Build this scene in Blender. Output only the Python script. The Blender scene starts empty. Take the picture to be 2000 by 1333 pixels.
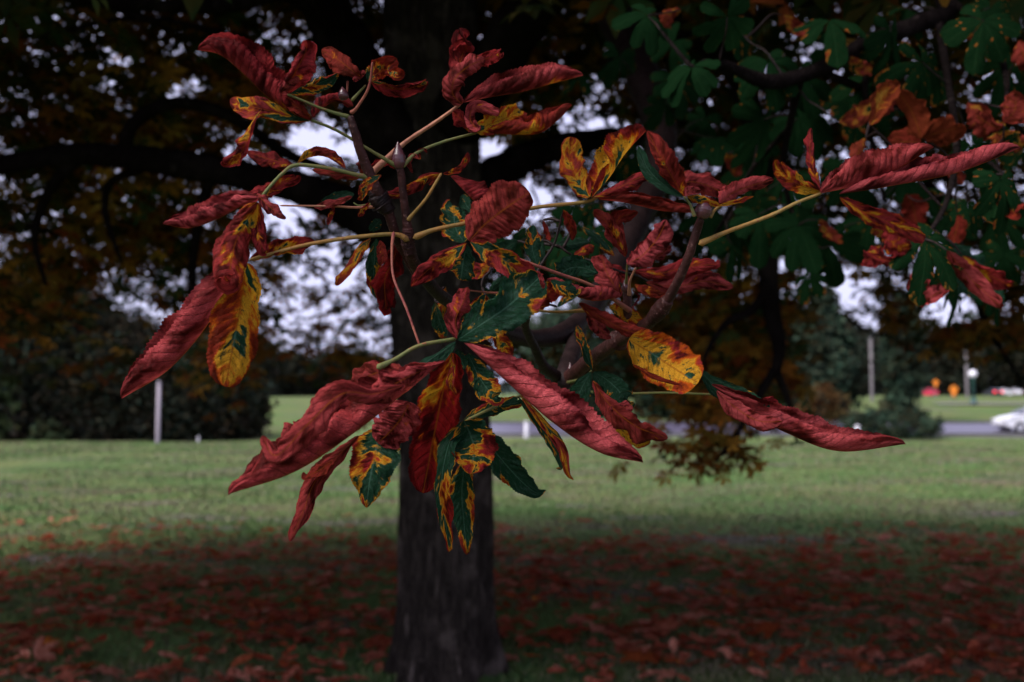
import bpy, math, random
import numpy as np
from mathutils import Vector

random.seed(11)
rng = np.random.default_rng(11)
R = math.radians
scene = bpy.context.scene
COL = scene.collection

# ------------------------------------------------------------------ camera, sky, sun, exposure
EYE = 1.6
PITCH = R(3.94)
F = 35.0 / 36.0 * 2000.0            # focal length in pixels of the 2000 px wide photograph
cam_d = bpy.data.cameras.new('camera')
cam = bpy.data.objects.new('camera', cam_d)
COL.objects.link(cam)
cam.location = (0, 0, EYE)
cam.rotation_euler = (R(90) + PITCH, 0, 0)
cam_d.lens = 35.0
cam_d.sensor_width = 36.0
cam_d.clip_start = 0.05
cam_d.clip_end = 3000
cam_d.dof.use_dof = True
cam_d.dof.focus_distance = 1.16
cam_d.dof.aperture_fstop = 4.6
cam_d.dof.aperture_blades = 0
scene.camera = cam

world = bpy.data.worlds.new('World')
scene.world = world
world.use_nodes = True
wn = world.node_tree
for n in list(wn.nodes):
    wn.nodes.remove(n)
w_out = wn.nodes.new('ShaderNodeOutputWorld')
w_bg = wn.nodes.new('ShaderNodeBackground')
w_sky = wn.nodes.new('ShaderNodeTexSky')
w_sky.sky_type = 'NISHITA'
w_sky.sun_disc = False
SUN_EL, SUN_AZ = R(47), R(234)       # behind the camera, to the left
w_sky.sun_elevation = SUN_EL
w_sky.sun_rotation = SUN_AZ
w_sky.dust_density = 3.0
w_mix = wn.nodes.new('ShaderNodeMix')
w_mix.data_type = 'RGBA'
w_mix.inputs[0].default_value = 0.94          # an even overcast sheet over the clear sky
w_mix.inputs[7].default_value = (2.6, 2.6, 3.7, 1)
wn.links.new(w_sky.outputs[0], w_mix.inputs[6])
wn.links.new(w_mix.outputs[2], w_bg.inputs[0])
w_bg.inputs[1].default_value = 0.1
wn.links.new(w_bg.outputs[0], w_out.inputs[0])

sun_d = bpy.data.lights.new('sun', 'SUN')
sun_d.energy = 1.5
sun_d.angle = R(34)
sun_d.color = (1.0, 0.95, 0.9)
sun = bpy.data.objects.new('sun', sun_d)
COL.objects.link(sun)
_sd = Vector((math.sin(SUN_AZ) * math.cos(SUN_EL), math.cos(SUN_AZ) * math.cos(SUN_EL), math.sin(SUN_EL)))
sun.rotation_euler = _sd.to_track_quat('Z', 'Y').to_euler()

scene.view_settings.view_transform = 'Standard'
scene.view_settings.look = 'None'
scene.view_settings.exposure = 1.75
scene.view_settings.gamma = 1.0
scene.cycles.use_denoising = True
scene.cycles.max_bounces = 6
scene.cycles.diffuse_bounces = 3
scene.cycles.transmission_bounces = 3

# ------------------------------------------------------------------ helpers
_fw = np.array([0, math.cos(PITCH), math.sin(PITCH)])
_up = np.array([0, -math.sin(PITCH), math.cos(PITCH)])
_rt = np.array([1.0, 0, 0])
CAM = np.array([0, 0, EYE])


def px(x, y, d):
    """the point d metres in front of the camera that the photograph shows at pixel x, y"""
    return CAM + d * (_fw + _rt * (x - 1000.0) / F + _up * (666.5 - y) / F)


def unit(v):
    return v / np.maximum(np.linalg.norm(v, axis=-1, keepdims=True), 1e-9)


def smooth(p, n):
    """Catmull-Rom through the rows of p, n samples spread evenly along its length"""
    p = np.asarray(p, float)
    if len(p) == 2:
        t = np.linspace(0, 1, n)[:, None]
        return p[:1] * (1 - t) + p[1:] * t
    q = np.vstack([2 * p[0] - p[1], p, 2 * p[-1] - p[-2]])
    out = []
    for i in range(1, len(q) - 2):
        t = np.linspace(0, 1, 24, endpoint=False)[:, None]
        a, b, c, d = q[i - 1], q[i], q[i + 1], q[i + 2]
        out.append(0.5 * (2 * b + (c - a) * t + (2 * a - 5 * b + 4 * c - d) * t ** 2 + (3 * b - a - 3 * c + d) * t ** 3))
    out.append(p[-1:])
    c = np.vstack(out)
    L = np.concatenate([[0], np.cumsum(np.linalg.norm(np.diff(c[:, :3], axis=0), axis=1))])
    s = np.linspace(0, L[-1], n)
    return np.stack([np.interp(s, L, c[:, k]) for k in range(c.shape[1])], 1)


def mesh_np(name, V, Fq, uv=None, col=None, smooth_shade=True):
    """a mesh from a vertex array and an array of equal-sized faces; uv and col are per vertex"""
    V = np.asarray(V, np.float32)
    Fq = np.asarray(Fq, np.int32)
    nf, k = Fq.shape
    me = bpy.data.meshes.new(name)
    me.vertices.add(len(V))
    me.vertices.foreach_set('co', V.ravel())
    me.loops.add(nf * k)
    me.loops.foreach_set('vertex_index', Fq.ravel())
    me.polygons.add(nf)
    me.polygons.foreach_set('loop_start', np.arange(0, nf * k, k, dtype=np.int32))
    me.polygons.foreach_set('use_smooth', np.full(nf, smooth_shade))
    if uv is not None:
        l = me.uv_layers.new(name='UVMap')
        l.data.foreach_set('uv', np.asarray(uv, np.float32)[Fq.ravel()].ravel())
    if col is not None:
        a = me.color_attributes.new('tint', 'FLOAT_COLOR', 'POINT')
        a.data.foreach_set('color', np.asarray(col, np.float32).ravel())
    me.update(calc_edges=True)
    return me


def add(name, me, mat=None, parent=None):
    o = bpy.data.objects.new(name, me)
    if mat is not None and me is not None and len(me.materials) == 0:
        me.materials.append(mat)
    COL.objects.link(o)
    if parent is not None:
        o.parent = parent
        o.matrix_parent_inverse = parent.matrix_world.inverted() if False else o.matrix_parent_inverse
    return o


def empty(name, loc=(0, 0, 0)):
    o = bpy.data.objects.new(name, None)
    o.location = loc
    COL.objects.link(o)
    return o


def tag(o, label=None, cat=None, group=None, kind=None):
    if label: o['label'] = label
    if cat: o['category'] = cat
    if group: o['group'] = group
    if kind: o['kind'] = kind
    return o


def grid_faces(n, m, off=0, wrap=False):
    """quads of an n x m vertex grid (m wraps round when asked)"""
    i = np.arange(n - 1)[:, None]
    j = np.arange(m if wrap else m - 1)[None, :]
    j2 = (j + 1) % m
    return np.stack([i * m + j, i * m + j2, (i + 1) * m + j2, (i + 1) * m + j], -1).reshape(-1, 4) + off


def tube(P, rad, sides=10, rough=0.0, seed=0, n=None, lump=None):
    """a tapering tube along P; the end rings close to points"""
    P = np.asarray(P, float)
    rad = np.asarray(rad, float)
    n = n or max(8, 6 * len(P))
    C = smooth(np.column_stack([P, rad]), n)
    c, r = C[:, :3], C[:, 3]
    T = unit(np.gradient(c, axis=0))
    ref = np.array([0.13, 0.21, 0.97])
    if abs(T[:, 2]).mean() > 0.85:
        ref = np.array([0.2, -0.95, 0.1])
    A = unit(np.cross(T, ref))
    B = np.cross(T, A)
    th = np.linspace(0, 2 * math.pi, sides, endpoint=False)
    rr = np.repeat(r[:, None], sides, 1)
    if rough:
        g = np.random.default_rng(seed)
        ph = g.random((5, 2)) * 6.28
        s = np.linspace(0, 1, n)[:, None] * n * 0.35
        for k in range(5):
            rr = rr * (1 + rough * np.sin((k % 3 + 1) * th[None, :] + ph[k, 0] + s * (0.6 + 0.7 * k)) * np.cos(s * (0.9 + 0.5 * k) + ph[k, 1]))
    V = c[:, None, :] + rr[..., None] * (A[:, None, :] * np.cos(th)[None, :, None] + B[:, None, :] * np.sin(th)[None, :, None])
    V[0] = c[0] + (V[0] - c[0]) * 0.05
    V[-1] = c[-1] + (V[-1] - c[-1]) * 0.05
    return V.reshape(-1, 3), grid_faces(n, sides, 0, True)


class Bag:
    """collects pieces that share vertex/face layout into one mesh"""
    def __init__(self):
        self.V, self.F, self.U, self.C, self.n = [], [], [], [], 0

    def put(self, V, Fq, uv=None, col=None):
        self.V.append(V); self.F.append(np.asarray(Fq) + self.n); self.n += len(V)
        if uv is not None: self.U.append(uv)
        if col is not None: self.C.append(np.broadcast_to(np.asarray(col, float), (len(V), 4)))

    def mesh(self, name, smooth_shade=True):
        return mesh_np(name, np.vstack(self.V), np.vstack(self.F), np.vstack(self.U) if self.U else None,
                       np.vstack(self.C) if self.C else None, smooth_shade)


def box_v(x0, x1, y0, y1, z0, z1):
    V = np.array([[x, y, z] for z in (z0, z1) for y in (y0, y1) for x in (x0, x1)], float)
    Fq = np.array([[0, 2, 3, 1], [4, 5, 7, 6], [0, 1, 5, 4], [2, 6, 7, 3], [0, 4, 6, 2], [1, 3, 7, 5]])
    return V, Fq


# ------------------------------------------------------------------ materials
class NT:
    def __init__(self, name):
        self.m = bpy.data.materials.new(name)
        self.m.use_nodes = True
        self.t = self.m.node_tree
        for n in list(self.t.nodes):
            self.t.nodes.remove(n)
        self.out = self.t.nodes.new('ShaderNodeOutputMaterial')

    def n(self, kind, **kw):
        nd = self.t.nodes.new('ShaderNode' + kind)
        for k, v in kw.items():
            setattr(nd, k, v)
        return nd

    def l(self, a, b):
        self.t.links.new(a, b)

    def put(self, sock, v):
        if isinstance(v, bpy.types.NodeSocket):
            self.l(v, sock)
        elif v is not None:
            sock.default_value = v

    def math(self, op, a, b=None, c=None, clamp=False):
        nd = self.n('Math', operation=op, use_clamp=clamp)
        for i, v in enumerate((a, b, c)):
            self.put(nd.inputs[i], v)
        return nd.outputs[0]

    def mix(self, f, a, b, mode='MIX'):
        nd = self.n('Mix', data_type='RGBA', blend_type=mode)
        self.put(nd.inputs[0], f)
        self.put(nd.inputs[6], a if isinstance(a, bpy.types.NodeSocket) else (*a, 1))
        self.put(nd.inputs[7], b if isinstance(b, bpy.types.NodeSocket) else (*b, 1))
        return nd.outputs[2]

    def ramp(self, f, a, b):
        nd = self.n('MapRange', clamp=True, interpolation_type='SMOOTHSTEP')
        self.put(nd.inputs[0], f); self.put(nd.inputs[1], a); self.put(nd.inputs[2], b)
        return nd.outputs[0]

    def noise(self, vec, scale, detail=3.0, rough=0.55, dist=0.0, w=None):
        nd = self.n('TexNoise')
        if w is not None:
            nd.noise_dimensions = '4D'
            self.put(nd.inputs['W'], w)
        if vec is not None:
            self.l(vec, nd.inputs['Vector'])
        nd.inputs['Scale'].default_value = scale
        nd.inputs['Detail'].default_value = detail
        nd.inputs['Roughness'].default_value = rough
        nd.inputs['Distortion'].default_value = dist
        return nd.outputs[0]

    def bsdf(self, col, rough=0.6, spec=0.3, normal=None, metal=0.0, **kw):
        nd = self.n('BsdfPrincipled')
        self.put(nd.inputs['Base Color'], col if isinstance(col, bpy.types.NodeSocket) else (*col, 1))
        self.put(nd.inputs['Roughness'], rough)
        self.put(nd.inputs['Specular IOR Level'], spec)
        self.put(nd.inputs['Metallic'], metal)
        if normal is not None:
            self.l(normal, nd.inputs['Normal'])
        for k, v in kw.items():
            self.put(nd.inputs[k], v)
        return nd.outputs[0]

    def bump(self, h, dist, strength=1.0):
        nd = self.n('Bump')
        nd.inputs['Strength'].default_value = strength
        nd.inputs['Distance'].default_value = dist
        self.l(h, nd.inputs['Height'])
        return nd.outputs[0]

    def done(self, sh):
        self.l(sh, self.out.inputs[0])
        return self.m


def plain(name, col, rough=0.6, var=0.15, scale=20.0, bump=0.0, spec=0.3, metal=0.0):
    t = NT(name)
    pos = t.n('TexCoord').outputs['Object']
    nz = t.noise(pos, scale, 4)
    c = t.mix(nz, tuple(x * (1 - var) for x in col), tuple(min(1, x * (1 + var)) for x in col))
    nrm = t.bump(nz, bump) if bump else None
    return t.done(t.bsdf(c, rough, spec, nrm, metal))


def leaf_material(name, red, pink, brown, orange, yellow, green, grey_green, fine=True, per_leaf=False):
    """autumn blotch: red-brown patches with an orange and yellow rim eating into a green blade.
    Object colour: red share, width of the yellow rim, pinkness, seed."""
    t = NT(name)
    uv = t.n('TexCoord').outputs['UV']
    sep = t.n('SeparateXYZ'); t.l(uv, sep.inputs[0])
    s, v = sep.outputs[0], sep.outputs[1]
    av = t.math('ABSOLUTE', t.math('MULTIPLY_ADD', v, 2.0, -1.0))
    phase = t.n('Attribute', attribute_name='vein').outputs['Fac']
    info = t.n('Attribute', attribute_name='tint') if per_leaf else t.n('ObjectInfo')
    sc = t.n('SeparateColor'); t.l(info.outputs['Color'], sc.inputs[0])
    share, band, pinkness = sc.outputs[0], sc.outputs[1], sc.outputs[2]
    seed = t.math('MULTIPLY', info.outputs['Alpha'], 91.7)
    # coordinates slanted along the side veins so that patches end on veins
    cb = t.n('CombineXYZ')
    t.put(cb.inputs[0], t.math('MULTIPLY', t.math('SUBTRACT', s, t.math('MULTIPLY', av, 0.16)), 3.6))
    t.put(cb.inputs[1], t.math('MULTIPLY', v, 1.7))
    big = t.noise(cb.outputs[0], 1.05, 3.2, 0.5, 0.5, w=seed)
    f = t.math('ADD', t.math('MULTIPLY', t.math('SUBTRACT', big, 0.5), 4.2), t.math('MULTIPLY', t.math('POWER', av, 2.0), 0.45))
    f = t.math('ADD', f, t.math('MULTIPLY', s, 0.42))
    f = t.math('ADD', f, t.math('MULTIPLY', t.math('SUBTRACT', t.math('PINGPONG', phase, 0.5), 0.25), 0.32))
    f = t.math('ADD', f, t.math('MULTIPLY', t.math('SUBTRACT', share, 0.5), 2.6))
    mott = t.noise(cb.outputs[0], 5.0, 5, 0.65, 0.3, w=seed)
    tiny = t.noise(cb.outputs[0], 26.0, 3, 0.6, 0.0, w=seed)
    f = t.math('ADD', f, t.math('MULTIPLY', t.math('SUBTRACT', mott, 0.5), 0.55))
    # green -> yellow -> orange -> red
    y0 = t.math('SUBTRACT', 0.2, band)
    m_y = t.ramp(f, t.math('SUBTRACT', y0, 0.12), t.math('ADD', y0, 0.12))
    y1 = t.math('SUBTRACT', 0.2, t.math('MULTIPLY', band, 0.25))
    m_o = t.ramp(f, t.math('SUBTRACT', y1, 0.12), t.math('ADD', y1, 0.16))
    m_r = t.ramp(f, 0.10, 0.48)
    g = t.mix(t.ramp(mott, 0.45, 0.7), green, grey_green)
    fleck = t.math('MULTIPLY', t.ramp(mott, 0.57, 0.62), t.ramp(band, 0.3, 0.7))
    y = t.mix(t.ramp(tiny, 0.3, 0.7), yellow, tuple(0.7 * a + 0.3 * b for a, b in zip(yellow, orange)))
    y = t.mix(t.math('MULTIPLY', fleck, 0.9), y, tuple(1.3 * a for a in green))
    low = t.noise(cb.outputs[0], 1.7, 2.5, 0.55, 0.4, w=t.math('ADD', seed, 3.0))
    rd = t.mix(t.ramp(low, 0.36, 0.60), tuple(1.2 * a for a in brown), red)
    rd = t.mix(t.math('MULTIPLY', t.ramp(mott, 0.62, 0.40), 0.35), rd, brown)
    rd = t.mix(t.math('MULTIPLY', pinkness, t.math('MULTIPLY', t.ramp(low, 0.36, 0.62), t.math('MULTIPLY_ADD', tiny, 0.7, 0.35))), rd, pink)
    rust = t.ramp(t.math('FRACT', t.math('MULTIPLY', info.outputs['Alpha'], 13.7)), 0.45, 0.95)
    rd = t.mix(t.math('MULTIPLY', rust, t.math('MULTIPLY_ADD', pinkness, -0.6, 0.62, clamp=True)), rd, t.mix(low, tuple(1.5 * a for a in brown), (orange[0] * 0.62, orange[1] * 0.62, orange[2])))
    c = t.mix(m_y, g, y)
    c = t.mix(m_o, c, orange)
    c = t.mix(m_r, c, rd)
    # veins and specks
    ph = t.math('PINGPONG', phase, 0.5)
    vein = t.math('SUBTRACT', 1.0, t.ramp(ph, 0.015, 0.075))
    mid = t.math('SUBTRACT', 1.0, t.ramp(av, 0.02, 0.055))
    c = t.mix(t.math('MULTIPLY', vein, t.math('MULTIPLY', t.ramp(low, 0.3, 0.65), t.math('MULTIPLY_ADD', m_r, 0.25, 0.3))), c, tuple(0.4 * a for a in brown))
    c = t.mix(t.math('MULTIPLY', mid, 0.6), c, t.mix(m_y, tuple(1.7 * a for a in grey_green), tuple(0.5 * a + 0.1 * b for a, b in zip(orange, yellow))))
    speck = t.ramp(t.noise(cb.outputs[0], 17.0, 2, 0.5, 0.0, w=t.math('ADD', seed, 7.0)), 0.72, 0.75)
    c = t.mix(t.math('MULTIPLY', speck, 0.6), c, tuple(0.4 * a for a in brown))
    nrm = None
    if fine:
        vo = t.n('TexVoronoi', feature='DISTANCE_TO_EDGE')
        t.l(cb.outputs[0], vo.inputs['Vector']); vo.inputs['Scale'].default_value = 17.0
        net = t.ramp(vo.outputs['Distance'], 0.0, 0.10)
        c = t.mix(t.math('MULTIPLY', t.math('SUBTRACT', 1.0, net), 0.30), c, tuple(0.5 * a for a in brown))
        gr = t.noise(cb.outputs[0], 70.0, 2, 0.6, 0.0, w=seed)
        c = t.mix(1.0, c, t.mix(t.ramp(gr, 0.3, 0.7), (0.68, 0.68, 0.68), (1.18, 1.18, 1.18)), 'MULTIPLY')
        h = t.math('ADD', t.math('MULTIPLY', vein, -0.5), t.math('ADD', t.math('MULTIPLY', tiny, 0.45), t.math('ADD', t.math('MULTIPLY', mott, 1.3), t.math('MULTIPLY', net, 0.35))))
        nrm = t.bump(h, 0.0014, 1.0)
    b = t.bsdf(c, t.math('MULTIPLY_ADD', tiny, 0.25, 0.38), 0.07 if fine else 0.0, nrm)
    tr = t.n('BsdfTranslucent'); t.l(c, tr.inputs[0])
    mx = t.n('MixShader'); mx.inputs[0].default_value = 0.36
    t.l(b, mx.inputs[1]); t.l(tr.outputs[0], mx.inputs[2])
    return t.done(mx.outputs[0])


M = {}
M['leaf'] = leaf_material('autumn_leaf', (0.34, 0.014, 0.015), (0.70, 0.140, 0.150), (0.045, 0.002, 0.002),
                          (0.52, 0.085, 0.006), (0.66, 0.34, 0.022), (0.009, 0.048, 0.022), (0.040, 0.090, 0.062))
M['shade_back_leaf'] = leaf_material('shade_darkened_leaf', (0.17, 0.020, 0.014), (0.30, 0.07, 0.06), (0.06, 0.010, 0.005),
                               (0.26, 0.065, 0.012), (0.26, 0.13, 0.02), (0.005, 0.021, 0.007), (0.010, 0.028, 0.010), fine=False)  # deep green leaves further back; shade of the crown put into the darker colours
M['litter'] = leaf_material('fallen_leaf', (0.50, 0.088, 0.045), (0.84, 0.38, 0.27), (0.13, 0.022, 0.012),
                            (0.72, 0.22, 0.02), (0.6, 0.3, 0.07), (0.08, 0.08, 0.03), (0.12, 0.10, 0.06), fine=False)
M['litter_mass'] = leaf_material('leaf_litter', (0.50, 0.088, 0.045), (0.84, 0.38, 0.27), (0.13, 0.022, 0.012),
                            (0.72, 0.22, 0.02), (0.6, 0.3, 0.07), (0.08, 0.08, 0.03), (0.12, 0.10, 0.06), fine=False, per_leaf=True)


def tint_leaf(name, trans=0.25):
    """crown leaves: colour from the leaf's own tint, broken up by noise"""
    t = NT(name)
    a = t.n('Attribute', attribute_name='tint')
    pos = t.n('TexCoord').outputs['Object']
    nz = t.noise(pos, 9.0, 3)
    c = t.mix(t.ramp(nz, 0.3, 0.75), a.outputs['Color'], t.mix(0.5, a.outputs['Color'], (0.10, 0.045, 0.012)))
    b = t.bsdf(c, 0.7, 0.0)
    tr = t.n('BsdfTranslucent'); t.l(c, tr.inputs[0])
    mx = t.n('MixShader'); mx.inputs[0].default_value = trans
    t.l(b, mx.inputs[1]); t.l(tr.outputs[0], mx.inputs[2])
    return t.done(mx.outputs[0])


M['crown'] = tint_leaf('crown_leaf', 0.2)
M['far_leaf'] = tint_leaf('far_foliage', 0.12)


def bark_material(name, c0, c1, scale, stretch, bump):
    t = NT(name)
    pos = t.n('TexCoord').outputs['Object']
    mp = t.n('Mapping'); t.l(pos, mp.inputs[0])
    mp.inputs['Scale'].default_value = (1, 1, stretch)
    a = t.noise(mp.outputs[0], scale, 7, 0.7, 1.2)
    b = t.noise(mp.outputs[0], scale * 3.1, 5, 0.65, 0.6)
    ridge = t.math('ABSOLUTE', t.math('MULTIPLY_ADD', a, 2.0, -1.0))
    lich = t.noise(pos, scale * 0.3, 4)
    c = t.mix(t.ramp(t.math('ADD', ridge, t.math('MULTIPLY', b, 0.5)), 0.1, 0.75), c0, c1)
    c = t.mix(t.math('MULTIPLY', t.ramp(lich, 0.50, 0.70), 0.5), c, tuple(1.5 * x for x in c1))
    h = t.math('ADD', t.math('MULTIPLY', t.ramp(ridge, 0.0, 0.3), 1.0), t.math('MULTIPLY', b, 0.6))
    return t.done(t.bsdf(c, 0.9, 0.0, t.bump(h, bump)))


M['bark'] = bark_material('bark', (0.010, 0.009, 0.008), (0.20, 0.160, 0.138), 17.0, 0.16, 0.05)
M['limb'] = bark_material('limb_bark', (0.008, 0.006, 0.006), (0.028, 0.021, 0.020), 14.0, 0.6, 0.012)


def twig_material(name, c0, c1, c2):
    t = NT(name)
    pos = t.n('TexCoord').outputs['Object']
    a = t.noise(pos, 45.0, 5, 0.6)
    b = t.noise(pos, 240.0, 3, 0.6)
    c = t.mix(t.ramp(a, 0.35, 0.65), c0, c1)
    c = t.mix(t.ramp(b, 0.60, 0.68), c, c2)
    return t.done(t.bsdf(c, 0.5, 0.12, t.bump(t.math('ADD', a, b), 0.0012)))


M['twig'] = twig_material('twig_bark', (0.022, 0.008, 0.007), (0.050, 0.017, 0.015), (0.10, 0.05, 0.045))
M['old_twig'] = twig_material('old_twig_bark', (0.009, 0.005, 0.005), (0.020, 0.011, 0.011), (0.035, 0.022, 0.020))
M['stalk'] = twig_material('leaf_stalk', (0.17, 0.115, 0.035), (0.23, 0.115, 0.032), (0.16, 0.06, 0.03))
M['stalk_green'] = twig_material('green_leaf_stalk', (0.09, 0.105, 0.035), (0.125, 0.115, 0.04), (0.22, 0.07, 0.04))
M['stalk_red'] = twig_material('red_leaf_stalk', (0.16, 0.04, 0.035), (0.24, 0.08, 0.05), (0.08, 0.02, 0.02))
M['stalk_tan'] = twig_material('tan_leaf_stalk', (0.30, 0.12, 0.075), (0.36, 0.17, 0.10), (0.2, 0.07, 0.05))
M['bud'] = plain('bud_scale', (0.06, 0.018, 0.022), 0.25, 0.5, 90, 0.001, 0.5)


def ground_material():
    t = NT('lawn')
    pos = t.n('TexCoord').outputs['Object']
    big = t.noise(pos, 0.35, 4, 0.6)
    med = t.noise(pos, 2.2, 5, 0.65, 0.5)
    fine = t.noise(pos, 38.0, 4, 0.7)
    mp = t.n('Mapping'); t.l(pos, mp.inputs[0]); mp.inputs['Scale'].default_value = (0.35, 1, 1)
    str_ = t.noise(mp.outputs[0], 0.9, 4, 0.6, 0.4)
    c = t.mix(t.ramp(big, 0.35, 0.65), (0.097, 0.146, 0.053), (0.156, 0.172, 0.068))
    c = t.mix(t.ramp(str_, 0.52, 0.68), c, (0.16, 0.13, 0.12))
    c = t.mix(t.ramp(str_, 0.48, 0.34), c, (0.10, 0.18, 0.06))
    c = t.mix(t.math('MULTIPLY', t.ramp(med, 0.55, 0.75), 0.7), c, (0.055, 0.085, 0.045))
    c = t.mix(t.math('MULTIPLY', t.ramp(fine, 0.4, 0.8), 0.6), c, (0.05, 0.08, 0.03))
    h = t.math('ADD', fine, med)
    return t.done(t.bsdf(c, 0.9, 0.0, t.bump(h, 0.03)))


M['lawn'] = ground_material()
M['road'] = plain('asphalt', (0.080, 0.068, 0.105), 0.42, 0.25, 3.0, 0.003, 0.5)
M['path'] = plain('path_concrete', (0.20, 0.17, 0.18), 0.8, 0.2, 2.0, 0.004)
M['kerb'] = plain('kerb_concrete', (0.24, 0.22, 0.24), 0.8, 0.2, 2.0, 0.004)
M['hills'] = plain('wooded_hill', (0.022, 0.04, 0.032), 0.95, 0.5, 0.12, 0.3)


def grass_material():
    t = NT('grass_blade')
    a = t.n('Attribute', attribute_name='tint')
    b = t.bsdf(a.outputs['Color'], 0.7, 0.0)
    return t.done(b)


M['grass'] = grass_material()

# ------------------------------------------------------------------ ground, road, path
_gy = [-50, 52, 65, 90, 130, 190, 300, 500, 900]
_gz = [0, 0, 0.70, 2.05, 2.9, 4.05, 6.2, 10, 17]


def gz(x, y):
    x = np.asarray(x, float); y = np.asarray(y, float)
    z = np.interp(y, _gy, _gz)
    und = 0.035 * np.sin(x * 0.9 + 0.7 * y) * np.cos(0.6 * y - 0.3 * x) + 0.05 * np.sin(0.23 * x + 1.0) * np.sin(0.31 * y)
    return z + und * np.clip((np.hypot(x + 0.4, y - 6.1) - 0.8) / 3.0, 0.15, 1.0)


ys = np.concatenate([np.arange(-20, 3, 2.0), np.arange(3, 20, 0.25), np.arange(20, 70, 1.0), np.arange(70, 320, 6.0), np.arange(320, 1300, 40)])
xs = np.concatenate([-np.arange(700, 60, -40)[:], -np.arange(60, 12, -4), np.arange(-12, 12, 0.3), np.arange(12, 60, 4), np.arange(60, 700, 40)])
X, Y = np.meshgrid(xs, ys)
V = np.stack([X, Y, gz(X, Y)], -1).reshape(-1, 3)
tag(add('ground', mesh_np('ground', V, grid_faces(len(ys), len(xs))), M['lawn']), 'mown park lawn rising gently towards the road', 'lawn', kind='structure')


def strip(y0, y1, x0, x1, lift, bend=0.0):
    xx = np.arange(x0, x1 + 0.1, 2.0)
    yy = np.linspace(y0, y1, 9)
    X, Y = np.meshgrid(xx, yy)
    Y = Y + 0.25 * np.minimum(X + 2.0, 0) ** 2 * (bend + 1)
    V = np.stack([X, Y, np.interp(Y, _gy, _gz) + 0.09 + lift], -1).reshape(-1, 3)
    return V, grid_faces(len(yy), len(xx))


tag(add('road', mesh_np('road', *strip(54.5, 63.5, -24, 70, 0.01)), M['road']), 'grey asphalt road crossing behind the lawn', 'road', kind='structure')
for yk in (54.2, 63.6):
    V, Fq = strip(yk, yk + 0.25, -24, 70, 0.12)
    V2 = V.copy(); V2[:, 2] -= 0.25
    m = len(V) // 9
    Fs = []
    for r0 in (0, 8 * m):
        i = np.arange(m - 1) + r0
        Fs.append(np.stack([i, i + 1, i + 1 + len(V), i + len(V)], -1))
    tag(add('kerb', mesh_np('kerb', np.vstack([V, V2]), np.vstack([Fq] + Fs)), M['kerb']),
        'pale concrete kerb along the near edge of the road' if yk < 60 else 'pale concrete kerb along the far edge of the road', 'kerb', kind='structure')
tag(add('path', mesh_np('path', *strip(88.5, 91.5, 38, 90, 0.05)), M['path']), 'pale footpath beside the globe lamp', 'path', kind='structure')

# ------------------------------------------------------------------ the horse chestnut tree
TX, TY = float(px(868, 800, 6.1)[0]), 6.1
tree = tag(empty('horse_chestnut_tree', (TX, TY, 0)),
           'horse chestnut tree with dark trunk and drooping branch of curled red leaves', 'tree')
T0 = np.array([TX, TY, 0.0])


def part(name, V, Fq, mat, parent=tree, uv=None, col=None, origin=T0):
    me = mesh_np(name, np.asarray(V) - origin, Fq, uv, col)
    return add(name, me, mat, parent)


def trunk_mesh():
    """centre line and half width read up the stem; root flare, ridged bark"""
    prof = [(1395, 868, 128), (1330, 869, 110), (1260, 870, 102), (1150, 870, 97), (1000, 870, 95), (850, 868, 94), (700, 856, 96), (560, 848, 99),
            (430, 840, 108), (330, 838, 103), (200, 838, 100), (0, 838, 98), (-300, 836, 94), (-700, 830, 84), (-1200, 850, 70)]
    P, r = [], []
    for y, x, h in prof:
        p = px(x, y, 6.1)
        P.append([p[0], 6.1 + 0.02 * math.sin(y * 0.01), p[2]]); r.append(0.95 * h / F * 6.1)
    n, sides = 150, 72
    C = smooth(np.column_stack([P, r]), n)
    th = np.linspace(0, 2 * math.pi, sides, endpoint=False)
    z = C[:, 2][:, None]
    rr = np.repeat(C[:, 3][:, None], sides, 1)
    g = np.random.default_rng(5)
    for k in range(9):
        m = int(g.integers(7, 30))
        rr = rr * (1 + 0.012 * np.sin(m * th[None, :] + g.random() * 6 + 1.3 * np.sin(z * (1.2 + k * 0.6) + k)) * (0.6 + 0.4 * np.sin(z * 5 + k * 2)))
    flare = np.clip((0.55 - z) / 0.55, 0, 1) ** 2
    rr = rr * (1 + flare * 0.22 * (np.sin(5 * th[None, :] + 0.6) + 0.4 * np.sin(3 * th[None, :])))
    rr = rr * (1 + 0.03 * np.sin(3 * th[None, :] + z * 0.8))
    V = np.stack([C[:, 0][:, None] + rr * np.cos(th), C[:, 1][:, None] + rr * np.sin(th), np.repeat(z, sides, 1)], -1)
    return V.reshape(-1, 3), grid_faces(n, sides, 0, True)


tag(part('trunk', *trunk_mesh(), M['bark']), 'thick dark ridged trunk')


WOOD = []


def limb(pts, r_px, seed=1, name='limb', mat='limb', sides=14, rough=0.05):
    """pts: (pixel x, pixel y, distance); r_px: radius in pixels at that point"""
    P = [px(a, b, d) for a, b, d in pts]
    r = [q / F * p[2] for q, p in zip(r_px, pts)]
    V, Fq = tube(P, r, sides, rough, seed, n=10 * len(pts))
    WOOD.append(smooth(np.array(P), 12 * len(pts)))
    return part(name, V, Fq, M[mat])


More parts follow.
